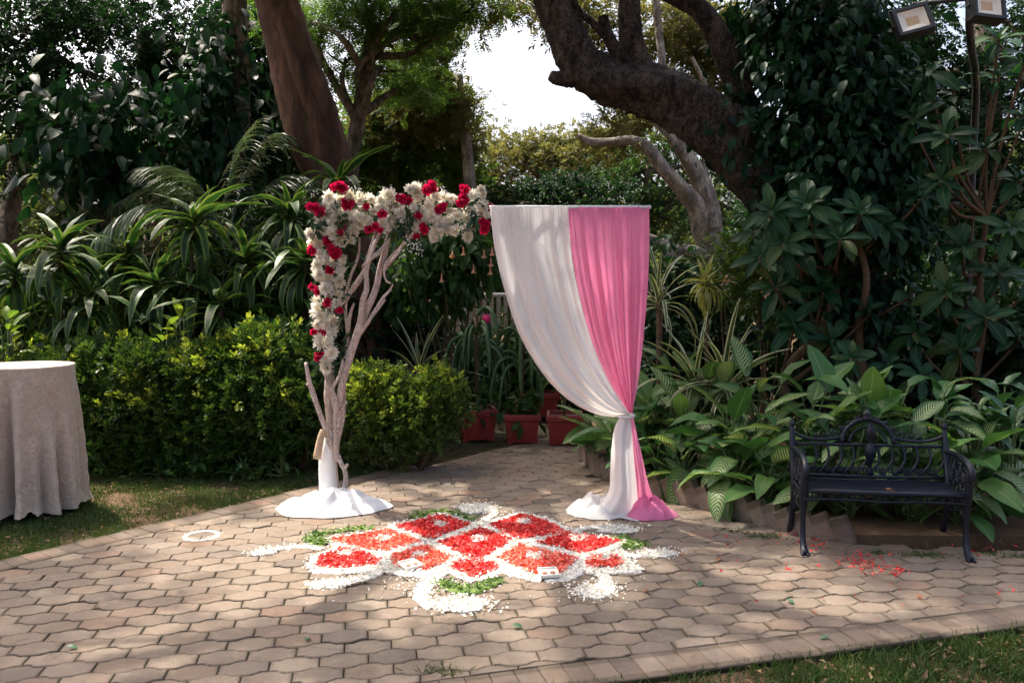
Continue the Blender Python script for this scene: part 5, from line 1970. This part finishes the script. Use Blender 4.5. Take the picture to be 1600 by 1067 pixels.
HD = [('clipped green hedge shrub behind the draped table', -3.9, [hl(20, 610, 7.6, 62), (hl(60, 590, 7.6, 48)), hl(110, 620, 7.5, 60), hl(140, 590, 7.5, 45), hl(40, 680, 7.4, 62), hl(120, 690, 7.3, 60), hl(-30, 640, 7.6, 70)]),
      ('clipped hedge shrub just right of the draped table, dark underneath', -3.1, [hl(190, 585, 7.45, 50), hl(235, 590, 7.4, 50), hl(170, 630, 7.35, 56), hl(230, 650, 7.3, 58), hl(200, 700, 7.25, 56), hl(260, 690, 7.2, 50)]),
      ('clipped hedge shrub in the middle of the hedge, mid green', -2.5, [hl(285, 600, 7.4, 48), hl(330, 590, 7.35, 50), hl(290, 650, 7.3, 56), hl(350, 650, 7.25, 54), hl(310, 700, 7.2, 50), hl(360, 690, 7.15, 46)]),
      ('sunlit yellow-green hedge shrub left of the arch post', -1.95, [hl(385, 575, 7.3, 44), hl(430, 565, 7.25, 46), hl(465, 575, 7.3, 36), hl(390, 630, 7.2, 50), hl(445, 620, 7.15, 50), hl(420, 680, 7.1, 50), hl(470, 670, 7.1, 40), hl(490, 610, 7.3, 36)])]
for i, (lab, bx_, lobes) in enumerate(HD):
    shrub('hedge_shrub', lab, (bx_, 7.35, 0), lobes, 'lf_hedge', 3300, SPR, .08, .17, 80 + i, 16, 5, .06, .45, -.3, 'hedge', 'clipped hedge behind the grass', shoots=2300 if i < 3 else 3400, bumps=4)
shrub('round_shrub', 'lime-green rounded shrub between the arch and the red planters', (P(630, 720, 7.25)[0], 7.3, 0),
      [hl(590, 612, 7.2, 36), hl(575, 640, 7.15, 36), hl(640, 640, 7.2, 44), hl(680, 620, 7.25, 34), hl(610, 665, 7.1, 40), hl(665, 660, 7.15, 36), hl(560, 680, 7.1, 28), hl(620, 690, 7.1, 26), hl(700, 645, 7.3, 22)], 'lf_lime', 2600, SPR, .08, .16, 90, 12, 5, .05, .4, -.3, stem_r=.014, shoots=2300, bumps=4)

# leafy undergrowth behind the hedge and path
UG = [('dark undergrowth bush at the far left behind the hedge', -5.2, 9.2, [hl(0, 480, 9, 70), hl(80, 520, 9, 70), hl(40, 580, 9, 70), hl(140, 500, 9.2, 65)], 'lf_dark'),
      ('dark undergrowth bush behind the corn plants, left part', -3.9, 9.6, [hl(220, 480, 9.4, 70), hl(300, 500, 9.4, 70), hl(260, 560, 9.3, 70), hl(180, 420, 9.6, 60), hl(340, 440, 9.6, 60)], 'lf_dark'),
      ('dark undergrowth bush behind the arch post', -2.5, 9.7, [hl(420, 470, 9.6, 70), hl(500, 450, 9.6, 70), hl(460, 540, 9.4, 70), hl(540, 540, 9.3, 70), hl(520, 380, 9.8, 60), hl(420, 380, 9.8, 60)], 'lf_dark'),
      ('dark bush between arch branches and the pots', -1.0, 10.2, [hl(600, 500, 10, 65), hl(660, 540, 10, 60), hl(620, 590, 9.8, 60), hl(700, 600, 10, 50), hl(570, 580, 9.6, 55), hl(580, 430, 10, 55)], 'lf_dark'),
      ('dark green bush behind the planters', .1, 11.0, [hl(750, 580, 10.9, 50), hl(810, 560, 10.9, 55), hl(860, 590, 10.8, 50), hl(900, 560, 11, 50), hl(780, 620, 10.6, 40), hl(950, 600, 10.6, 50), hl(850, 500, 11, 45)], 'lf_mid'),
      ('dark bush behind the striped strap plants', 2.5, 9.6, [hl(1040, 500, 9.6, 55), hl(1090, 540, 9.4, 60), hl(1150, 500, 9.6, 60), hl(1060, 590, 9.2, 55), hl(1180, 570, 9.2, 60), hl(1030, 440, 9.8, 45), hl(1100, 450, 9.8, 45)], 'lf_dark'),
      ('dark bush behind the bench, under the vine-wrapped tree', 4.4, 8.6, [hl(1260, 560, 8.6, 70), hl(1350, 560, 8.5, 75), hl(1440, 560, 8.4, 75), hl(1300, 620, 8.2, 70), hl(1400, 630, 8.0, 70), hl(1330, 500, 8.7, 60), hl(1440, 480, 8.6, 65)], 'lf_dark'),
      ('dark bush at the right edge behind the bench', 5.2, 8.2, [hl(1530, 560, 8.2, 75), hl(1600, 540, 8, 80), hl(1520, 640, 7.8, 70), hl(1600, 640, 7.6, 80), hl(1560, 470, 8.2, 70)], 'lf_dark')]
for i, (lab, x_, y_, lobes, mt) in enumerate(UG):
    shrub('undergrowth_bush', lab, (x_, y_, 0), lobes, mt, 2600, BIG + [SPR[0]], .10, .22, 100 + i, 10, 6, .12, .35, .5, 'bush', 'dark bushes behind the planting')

# angel's trumpet with hanging orange bells
at = shrub('trumpet_shrub', 'shrub hung with small orange bell flowers behind the arch branches', (-.7, 9.4, 0), [hl(650, 420, 9.3, 40), hl(700, 400, 9.2, 40), hl(750, 400, 9.2, 36), hl(720, 440, 9.2, 34), hl(680, 380, 9.3, 34), hl(740, 375, 9.3, 30), hl(630, 460, 9.3, 34), hl(690, 460, 9.3, 30)], 'lf_mid', 1300, BIG, .10, .19, 120, 10, 6, .08, .4, .8, 'shrub', stem_r=.014)
mbell = MB()
prof = [(.004, .03), (.012, .0), (.014, -.05), (.022, -.085), (.045, -.115), (.05, -.12)]
mbell.lathe((0, 0, 0), prof, 10)
bell_me = mbell.mesh('bell_flower', M['bell_bloom'])
for x, y in ((707, 392), (724, 388), (756, 392), (769, 388), (740, 416), (690, 430), (767, 405), (766, 418)):
    p = P(x, y, 8.85)
    put('bell_flower', bell_me, at, Matrix.Translation(p) @ Matrix.Rotation(_sr.normal(0, .25), 4, 'X') @ Matrix.Scale(.62, 4))
# pink flowering bush
pk = shrub('flowering_bush', 'loose bush with small pink flower heads beside the yellow rosette', (2.45, 8.0, 0), [hl(1160, 400, 8, 34), hl(1190, 430, 7.9, 36), hl(1150, 440, 7.9, 34), hl(1200, 380, 8, 26), hl(1190, 480, 7.9, 28), hl(1130, 390, 8, 24)], 'lf_lime', 620, SPR, .08, .15, 125, 9, 5, .06, .3, .1, 'shrub')
mb = MB()
pp = []
rs = np.random.RandomState(31)
for x, y in ((1198, 421), (1196, 425), (1200, 418), (1198, 452), (1196, 462), (1205, 448), (1222, 438), (1190, 404), (1135, 440)):
    for _ in range(10):
        pp.append(P(x + rs.normal(0, 3.5), y + rs.normal(0, 3.5), 7.55 + rs.normal(0, .03)))
pp = np.array(pp)
mb.scatter(T_leaf2(.7, .1), frames(nrm(rs.randn(len(pp), 3)), nrm(rs.randn(len(pp), 3) + np.array([0, -1, .5]))) * rs.uniform(.02, .035, len(pp))[:, None, None], pp)
build(mb, 'flower_heads', M['pink_bloom'], pk, False, kind='stuff')


BMI = BM.inverted()


def in_bench(p):
    q = BMI @ Vector(p)
    return -.06 < q.x < BLEN + .06 and -.15 < q.y < by(max(q.z, SZ)) + .05 and q.z < .85


# ================================================================== LARGE-LEAVED PLANTS
def leaf_obj(parent, me, loc, az, el, s, roll=0.0, name='leaf'):
    d = np.array([math.cos(az) * math.cos(el), math.sin(az) * math.cos(el), math.sin(el)])
    n_ = np.array([-math.cos(az) * math.sin(el), -math.sin(az) * math.sin(el), math.cos(el)])
    side = np.cross(d, n_)
    n_ = n_ * math.cos(roll) + side * math.sin(roll)
    return put(name, me, parent, mat4(frames(d[None], n_[None])[0], loc, s))


def strap_prof(w, base=.35):
    return lambda t: w * (base + (1 - base) * min(1, t * 4)) * (1 - t ** 2.6) ** .7 + .002


DRAC = [T_mesh(T_blade(strap_prof(.078, .5), 9, 3, b, .14, tw, .2), 'corn_plant_leaf', M['lf_drac']) for b, tw in ((.8, .3), (1.5, -.4), (2.1, .5), (2.5, -.3))]
rs = np.random.RandomState(200)


def corn_plant(px, py, Y, label, n=26, s0=.70, tiers=2):
    c = P(px, py, Y)
    b = np.array([c[0] + rs.normal(0, .12), Y + rs.normal(0, .05), 0])
    t = thing('corn_plant', b, label, 'plant', 'corn plants behind the hedge')
    mb = MB()
    mb.tube([b, (b + c) / 2 + rs.randn(3) * .03, c], [.028, .024, .018], 8, sub=4)
    build(mb, 'stem', M['twig'], t)
    for k in range(tiers):
        f0 = 1 - .24 * k
        m_ = n if k == 0 else n // 2
        for i in range(m_):
            f = i / m_
            az = i * 2.4 + rs.normal(0, .25)
            el = (1.25 - 1.45 * f ** .75 if k == 0 else .5 - .7 * f) + rs.normal(0, .12)
            z = c[2] * f0 - .26 * f * (1 if k == 0 else 1.3) + .02
            me = DRAC[min(3, int(f * 3 + rs.rand() * 1.3))]
            q = b + (c - b) * min(1, z / c[2])
            leaf_obj(t, me, (q[0], q[1], z), az, el, s0 * rs.uniform(.7, 1.12) * (.75 if f < .12 and k == 0 else 1))


for a in ((95, 385, 7.9, 'striped corn plant with upright centre standing at the left behind the table'), (22, 420, 8.2, 'striped corn plant cut by the left edge of the picture'), (200, 400, 8.4, 'lower striped corn plant right of the one behind the table'),
          (302, 340, 8.1, 'tall striped corn plant in front of the palm fronds'), (245, 440, 7.95, 'short striped corn plant left of the lime shoots'), (385, 405, 8.2, 'striped corn plant between palm and arch post, low one'),
          (452, 330, 8.5, 'tall striped corn plant just left of the arch corner'), (478, 400, 7.9, 'striped corn plant with long leaves brushing the arch post'), (530, 285, 8.7, 'tallest striped corn plant rising above the arch corner'),
          (140, 460, 7.8, 'small striped corn plant low behind the hedge near the table'), (345, 470, 7.75, 'striped corn plant low behind the middle of the hedge')):
    corn_plant(*a, n=36 if a[1] < 450 else 26)

# broad dark leaves low behind the hedge, and lime shoots standing out of it
BROAD = [T_mesh(T_blade(lambda t, w=w: w * math.sin(PI * min(1, t * .93 + .05)) ** .75 + .004, 8, 5, b, .18, 0, .1), 'broad_leaf', M['lf_broad']) for w, b in ((.20, .5), (.24, .9), (.17, 1.3))]


def broad_plant(name, px, py, Y, label, n, smin, smax, h0=.1, h1=.6, group=None, meshes=BROAD, cat='plant', elo=.9, zb=0.0):
    b = P(px, py, Y)
    b[2] = zb
    t = thing(name, b, label, cat, group)
    mb = MB()
    leaves = []
    for i in range(n):
        f = i / n
        az = i * 2.4 + rs.normal(0, .3)
        z = zb + h0 + (h1 - h0) * (1 - f) + rs.normal(0, .03)
        r_ = .03 + .10 * f * rs.uniform(.5, 1.4)
        q = np.array([b[0] + math.cos(az) * r_, b[1] + math.sin(az) * r_, z])
        mb.tube([np.array([b[0], b[1], zb]), np.array([b[0] + math.cos(az) * r_ * .3, b[1] + math.sin(az) * r_ * .3, zb + (z - zb) * .6]), q], [.011, .008, .005], 5, sub=3)
        leaves.append((q, az, elo - 1.0 * f + rs.normal(0, .2)))
    build(mb, 'stems', M['stem'], t)
    for q, az, el in leaves:
        sz_ = rs.uniform(smin, smax)
        if any(in_bench(q + np.array([math.cos(az) * math.cos(el), math.sin(az) * math.cos(el), math.sin(el)]) * sz_ * k) for k in (0, .5, 1)):
            continue
        leaf_obj(t, meshes[rs.randint(len(meshes))], q, az, el, sz_, rs.normal(0, .25))
    return t


for px, py, Y, lab in ((385, 600, 7.85, 'dark broad-leaved plant behind the hedge, left of two by the arch'), (440, 600, 7.8, 'dark broad-leaved plant behind the hedge, nearest the arch post'), (210, 600, 7.9, 'dark broad-leaved plant behind the hedge near the table')):
    broad_plant('broad_leaved_plant', px, py, Y, lab, 15, .28, .40, .7, 1.35, 'broad-leaved plants behind the hedge', elo=.4)
LIME = [T_mesh(T_blade(lambda t: .22 * math.sin(PI * min(1, t * .93 + .05)) ** .75 + .004, 7, 5, .6, .2), 'lime_leaf', M['lf_dieff'])]
LIMEM = leafmat('lime_shoot_leaves', [(.07, .15, .025), (.15, .24, .03), (.26, .32, .04), (.05, .13, .03)], .35, .33, 'object', .5, 'rib', (.22, .28, .06))
LIME[0].materials[0] = LIMEM
for px, Y, z1, lab in ((285, 7.5, 1.35, 'lime-leaved shoot standing out of the hedge below the tall corn plant'), (258, 7.45, 1.2, 'smaller lime-leaved shoot beside the taller one in the hedge'), (15, 7.4, 1.3, 'lime-leaved shoot above the hedge at the left edge')):
    broad_plant('lime_shoot', px, 600, Y, lab, 22, .13, .2, .75, z1, 'lime shoots in the hedge', LIME, elo=1.0)

# ---- palm behind the corn plants
pb = P(345, 600, 8.9)
palm = thing('palm', (pb[0], 8.9, 0), 'palm with long arching fronds rising behind the corn plants', 'palm')
mb = MB()
mb.tube([(pb[0], 8.9, 0), (pb[0] + .03, 8.9, .6), (pb[0], 8.9, 1.15)], [.11, .09, .07], 12, sub=4, rough=.08)
build(mb, 'trunk', M['bark_far'], palm)
TL = T_blade(lambda t: .030 * (1 - t ** 2) ** .8 + .001, 5, 3, .9, .3)
FR = [[(345, 420, 0), (300, 345, -.1), (240, 320, -.2), (190, 338, -.3), (150, 372, -.4)], [(345, 420, 0), (330, 330, 0), (305, 285, 0), (270, 262, .05), (225, 262, .1)], [(345, 420, 0), (350, 330, 0), (362, 270, .05), (375, 225, .1), (400, 190, .2)],
      [(345, 420, 0), (385, 340, 0), (415, 295, 0), (450, 275, .05), (490, 280, .1)], [(345, 420, 0), (375, 300, .2), (400, 240, .3), (430, 210, .4), (470, 215, .5)], [(345, 420, 0), (330, 340, .3), (290, 300, .5), (240, 290, .7), (180, 320, .8)],
      [(345, 430, 0), (400, 370, -.1), (440, 365, -.2), (470, 385, -.3), (490, 420, -.4)]]
for fr in FR:
    p = np.array([P(x, y, 8.9 + dy) for x, y, dy in fr])
    p, r_ = catmull(p, np.linspace(.014, .004, len(p)), 12)
    mb = MB()
    mb.tube(p, r_, 6, sub=1)
    k = len(p)
    idx = np.arange(8, k)
    tg = nrm(np.gradient(p, axis=0))
    up = np.array([0, 0, 1.0])
    for sg in (-1, 1):
        sd = nrm(np.cross(tg[idx], up)) * sg
        d = nrm(sd + tg[idx] * .75 + np.array([0, 0, -.12]) + rs.randn(len(idx), 3) * .07)
        ln = .52 * np.sin(PI * np.clip((idx - 4) / (k - 2), .05, .97)) ** .5
        mb.scatter(TL, frames(d, nrm(up + rs.randn(len(idx), 3) * .2)) * ln[:, None, None], p[idx])
    build(mb, 'frond', M['lf_palm'], palm, False)

# ---- shrubs of whorled glossy leaves on the right
ROS = [T_mesh(T_blade(lambda t, w=w: w * math.sin(PI * min(1, t ** 1.35 * .97 + .03)) ** .8 + .012, 7, 5, b, .16, 0, .08), 'rosette_leaf', M['lf_rosette']) for w, b in ((.16, .5), (.15, .8), (.18, 1.0))]


def whorl_shrub(px, Y, label, heads, nl, smin, smax):
    b = P(px, 700, Y)
    b[2] = .05
    t = thing('whorled_shrub', b, label, 'shrub', 'whorled glossy shrubs on the right')
    mb = MB()
    hub = [np.array([b[0] + rs.normal(0, .15), Y + .3 + rs.normal(0, .1), z]) for z in (.7, 1.2, 1.7, 2.2)]
    mb.tube([b] + hub, [.05, .045, .04, .03, .02], 10, sub=4, rough=.08)
    build(mb, 'trunk', M['twig'], t)
    for hx, hy in heads:
        Yh = Y - rs.uniform(-.25, .55)
        c = P(hx, hy, Yh)
        h = min(hub, key=lambda q: abs(q[2] - c[2] + .45))
        mb = MB()
        mb.tube([h, (h + c) / 2 + np.array([0, .1, -.12]), c + np.array([0, 0, -.06]), c], [.018, .014, .010, .009], 6, sub=4)
        br = build(mb, 'leaf_branch', M['twig'], t)
        tilt = nrm(np.array([c[0] - h[0], c[1] - h[1] - .35, .8]))
        fr = frames(tilt[None], np.array([[.3, 1, .2]]))[0]      # y axis = shoot axis
        for i in range(nl):
            f = i / nl
            a = i * 2.4 + rs.normal(0, .15)
            el = 1.15 - 1.35 * f + rs.normal(0, .12)
            dl = np.array([math.cos(a) * math.cos(el), math.sin(el), math.sin(a) * math.cos(el)])
            nl_ = np.array([-math.cos(a) * math.sin(el), math.cos(el), -math.sin(a) * math.sin(el)])
            put('leaf', ROS[rs.randint(3)], br, mat4(frames((fr @ dl)[None], (fr @ nl_)[None])[0], c - tilt * .05 * f, rs.uniform(smin * .75, smax) * (.5 + .6 * min(1, f * 2))))


whorl_shrub(1315, 7.2, 'glossy shrub with whorled leaves in front of the vine-wrapped tree', [(1235, 270), (1332, 290), (1400, 310), (1262, 318), (1205, 330), (1312, 372), (1375, 350), (1190, 400), (1250, 392), (1335, 432), (1405, 405), (1215, 445), (1285, 455), (1355, 485), (1240, 505), (1300, 530), (1180, 360), (1445, 370), (1290, 320), (1440, 300), (1420, 455), (1265, 425), (1345, 330), (1225, 380)], 13, .20, .31)
whorl_shrub(1545, 7.3, 'tall dark glossy shrub with whorled leaves at the right edge', [(1490, 140), (1560, 120), (1600, 180), (1480, 210), (1540, 230), (1592, 280), (1470, 280), (1522, 320), (1582, 355), (1505, 385), (1562, 425), (1610, 440), (1480, 455), (1540, 495), (1590, 525), (1500, 545), (1440, 240), (1425, 185), (1560, 60), (1600, 90), (1450, 110), (1430, 520)], 12, .20, .32)
whorl_shrub(1390, 6.9, 'low dark whorled shrub behind the middle of the bench', [(1388, 568), (1330, 560), (1440, 585)], 11, .17, .24)

# ---- dumb cane bed
DIEF = [T_mesh(T_blade(lambda t, w=w: w * math.sin(PI * min(1, t ** .85 * .95 + .045)) ** .7 + .004, 8, 5, b, .16, 0, .12), 'dumb_cane_leaf', M['lf_dieff']) for w, b in ((.21, .5), (.24, .9), (.20, 1.3), (.23, .3))]
pts = np.array(EDGE + [G(1600, 866)[:2]])
seg = np.linalg.norm(np.diff(pts, axis=0), axis=1)
s = np.concatenate([[0], np.cumsum(seg)])
words = ['first', 'second', 'third', 'fourth', 'fifth', 'sixth', 'seventh', 'eighth', 'ninth', 'tenth', 'eleventh', 'twelfth']
for row, (off, h0, h1, cnt, rl_) in enumerate(((.20, .10, .34, 11, 'front'), (.50, .22, .56, 11, 'middle'), (.85, .35, .80, 10, 'back'))):
    for i in range(cnt):
        q = (i + .5 + rs.normal(0, .12)) / cnt * s[-1]
        x, y = np.interp(q, s, pts[:, 0]), np.interp(q, s, pts[:, 1])
        x2, y2 = np.interp(min(q + .1, s[-1]), s, pts[:, 0]), np.interp(min(q + .1, s[-1]), s, pts[:, 1])
        d = nrm(np.array([x2 - x, y2 - y]) + 1e-6)
        nn = np.array([-d[1], d[0]])
        if nn[1] < 0:
            nn = -nn
        if nn[0] < 0 and i < 3:
            nn = np.array([.8, .6])
        c = np.array([x, y]) + nn * (off + (.22 if x > 1.6 and row == 0 else .05))
        t = thing('dumb_cane', (c[0], c[1], .05), 'cream-veined dumb cane, %s from the pink curtain in the %s row of the bed' % (words[i], rl_), 'plant', 'dumb canes in the planting bed')
        mb = MB()
        lv = []
        n_ = (16, 14, 11)[row]
        for k in range(n_):
            f = k / n_
            az = k * 2.4 + rs.normal(0, .3)
            z = .05 + h0 + (h1 - h0) * (1 - f) + rs.normal(0, .03)
            r_ = .04 + .16 * rs.rand()
            e = np.array([c[0] + math.cos(az) * r_, c[1] + math.sin(az) * r_, z])
            mb.tube([np.array([c[0], c[1], .04]), np.array([c[0] + math.cos(az) * r_ * .3, c[1] + math.sin(az) * r_ * .3, .05 + (z - .05) * .6]), e], [.010, .008, .006], 5, sub=3)
            lv.append((e, az, .95 - 1.25 * f + rs.normal(0, .25)))
        build(mb, 'stems', M['stem'], t)
        for e, az, el in lv:
            sz_ = rs.uniform(.25, .40)
            if any(in_bench(e + np.array([math.cos(az) * math.cos(el + db), math.sin(az) * math.cos(el + db), math.sin(el + db)]) * sz_ * k) for k, db in ((0, 0), (.35, 0), (.6, -.2), (.85, -.4), (1, -.5))):
                continue
            leaf_obj(t, DIEF[rs.randint(4)], e, az, el, sz_, rs.normal(0, .3))
for px, py, Y, lab in ((1520, 800, 5.6, 'green broad-leaved plant right behind the end of the bench'), (1575, 800, 5.5, 'green broad-leaved plant at the right edge, nearest one'), (1560, 760, 6.1, 'green broad-leaved plant behind the ones at the right edge'), (1470, 760, 6.0, 'green broad-leaved plant behind the right half of the bench back'), (1610, 780, 6.0, 'green broad-leaved plant cut by the right edge')):
    broad_plant('broad_leaved_plant', px, py, Y, lab, 24, .17, .26, .12, .75, 'broad-leaved plants by the bench', elo=1.0, zb=.05)

# ---- striped strap plants and yellow rosette
STR = [T_mesh(T_blade(strap_prof(.030, .8), 10, 3, b, .3, tw), 'strap_leaf', M['lf_pandan']) for b, tw in ((.4, .3), (.9, -.3), (1.5, .2), (2.0, .1))]
BRO = [T_mesh(T_blade(strap_prof(.06, .8), 7, 3, b, .25), 'strap_leaf', M['lf_brom']) for b in (.5, 1.1, 1.7)]


def strap_plant(name, loc, label, n, smin, smax, meshes, spread=1.2, group=None, stem=None):
    t = thing(name, (loc[0], loc[1], 0.05), label, 'plant', group)
    mb = MB()
    mb.tube([(loc[0], loc[1], .02), (loc[0] + .01, loc[1], loc[2] * .5), (loc[0], loc[1], loc[2] + .03)], .02 if stem else .03, 8, sub=3)
    build(mb, 'stem', M['twig'], t)
    for i in range(n):
        f = i / n
        el = 1.45 - spread * f + rs.normal(0, .1)
        leaf_obj(t, meshes[min(len(meshes) - 1, int(f * len(meshes) + rs.rand() * .8))], (loc[0] + rs.normal(0, .015), loc[1] + rs.normal(0, .015), loc[2] - .08 * f), i * 2.4 + rs.normal(0, .2), el, rs.uniform(smin, smax))
    return t


strap_plant('strap_plant', P(1135, 605, 6.9), 'white-edged strap-leaved plant standing right of the pink curtain', 26, .55, .85, STR, 1.3, 'striped strap plants')
strap_plant('strap_plant', P(1085, 600, 7.1), 'white-edged strap-leaved plant close beside the pink curtain', 22, .55, .85, STR, 1.3, 'striped strap plants')
strap_plant('strap_plant', P(1030, 470, 7.6), 'grey-green strap-leaved plant high at the pink curtain edge', 24, .45, .7, STR, 1.4, 'striped strap plants')
strap_plant('strap_plant', P(655, 590, 8.6), 'dark strap-leaved plant between arch branches and planters', 20, .5, .8, [STR[0], STR[1]], .9, 'striped strap plants')
strap_plant('yellow_rosette', P(1105, 440, 7.7), 'yellow-green rosette of strap leaves on a thin stem by the grey trunk', 46, .20, .34, BRO, 2.4, stem=True)


# ---- plants in the red planters
def cactus_plant(loc, label, n, top, flower=None):
    t = thing('cactus_plant', loc, label, 'plant', 'plants in the red planters')
    mb = MB()
    mb.tube([loc, (loc[0], loc[1], (loc[2] + top) / 2), (loc[0], loc[1], top)], .022, 8, sub=2)
    build(mb, 'stake', M['twig'], t)
    for i in range(n):
        az = i * 2.4 + rs.normal(0, .3)
        z = loc[2] + (top - loc[2]) * rs.uniform(.45, 1.0)
        L_ = rs.uniform(.25, .5)
        d = np.array([math.cos(az), math.sin(az), 0])
        p0 = np.array([loc[0], loc[1], z])
        mb = MB()
        pts_ = [p0, p0 + d * L_ * .3 + np.array([0, 0, .10]), p0 + d * L_ * .6 + np.array([0, 0, .03]), p0 + d * L_ * .75 + np.array([0, 0, -.18]), p0 + d * L_ * .78 + np.array([0, 0, -.18 - L_ * .5])]
        mb.tube(pts_, [.012, .02, .024, .022, .008], 3, sub=5)
        build(mb, 'stem', M['lf_cactus'], t)
    if flower is not None:
        mb = MB()
        mb.lathe(flower, [(.002, -.05), (.03, -.03), (.045, 0), (.04, .03), (.018, .055), (.002, .058)], 12)
        build(mb, 'pink_bud', M['hot_pink'], t)
    foliage('low_leaves', M['lf_mid'], t, [(np.array(loc) + np.array([0, -.02, .12]), (.17, .17, .14))], 90, BIG, .08, .16, int(loc[0] * 100) % 99, 6, .05, .3, .3)


cactus_plant(POT1, 'trailing cactus with a hot pink bud in the planter by the lime shrub', 22, 1.30, P(760, 499, POT1[1] - .05))
cactus_plant(POT2, 'upright cactus with drooping stems in the middle planter', 16, 1.15)
t = broad_plant('potted_shrub', 882, 640, POT3[1], 'leafy twin-stemmed shrub in the planter by the curtain', 16, .16, .26, .35, .95, 'plants in the red planters', elo=.9, zb=float(POT3[2]))
broad_plant('potted_shrub', 848, 640, POT4[1], 'leafy shrub in the planter standing further back', 16, .15, .24, .2, .7, 'plants in the red planters', elo=.9, zb=float(POT4[2]))

# ---- small weeds at the foot of hedge and in paving joints
for i, (px, py, Y, lab) in enumerate(((300, 735, 6.95, 'low green weed at the hedge foot, left of centre'), (250, 735, 6.95, 'low leafy weed at the hedge foot near the table'), (380, 735, 6.9, 'low weed at the hedge foot below the sunlit part'), (440, 725, 6.9, 'grassy weed at the hedge foot beside the arch base'))):
    broad_plant('weed', px, py, Y, lab, 14, .09, .15, .02, .18, 'weeds at the hedge foot', elo=.9)
MOSS = [(1370, 863), (1425, 868), (1445, 868), (1468, 868), (1180, 838), (1208, 838), (1150, 830), (1545, 865), (690, 1048), (1590, 870)]
mb = MB()
T = T_pack([(-.06, 0, 0), (.06, 0, 0), (.045, .5, .08), (-.045, .5, .08), (0, 1, .32)], [(0, 1, 2, 3), (3, 2, 4)])
for x, y in MOSS:
    c = G(x, y)
    k = 90
    p = np.c_[c[0] + rs.normal(0, .05, k), c[1] + rs.normal(0, .025, k), np.full(k, -.006)]
    mb.scatter(T, frames(nrm(np.c_[rs.randn(k, 2) * .8, np.full(k, .6)]), nrm(np.c_[rs.randn(k, 2), np.full(k, .1)])) * rs.uniform(.02, .05, k)[:, None, None], p)
o = build(mb, 'joint_weeds', M['grass'], None, False, 'stuff')
tag(o, 'tufts of weeds growing in the paving joints by the bench', 'weeds', kind='stuff')
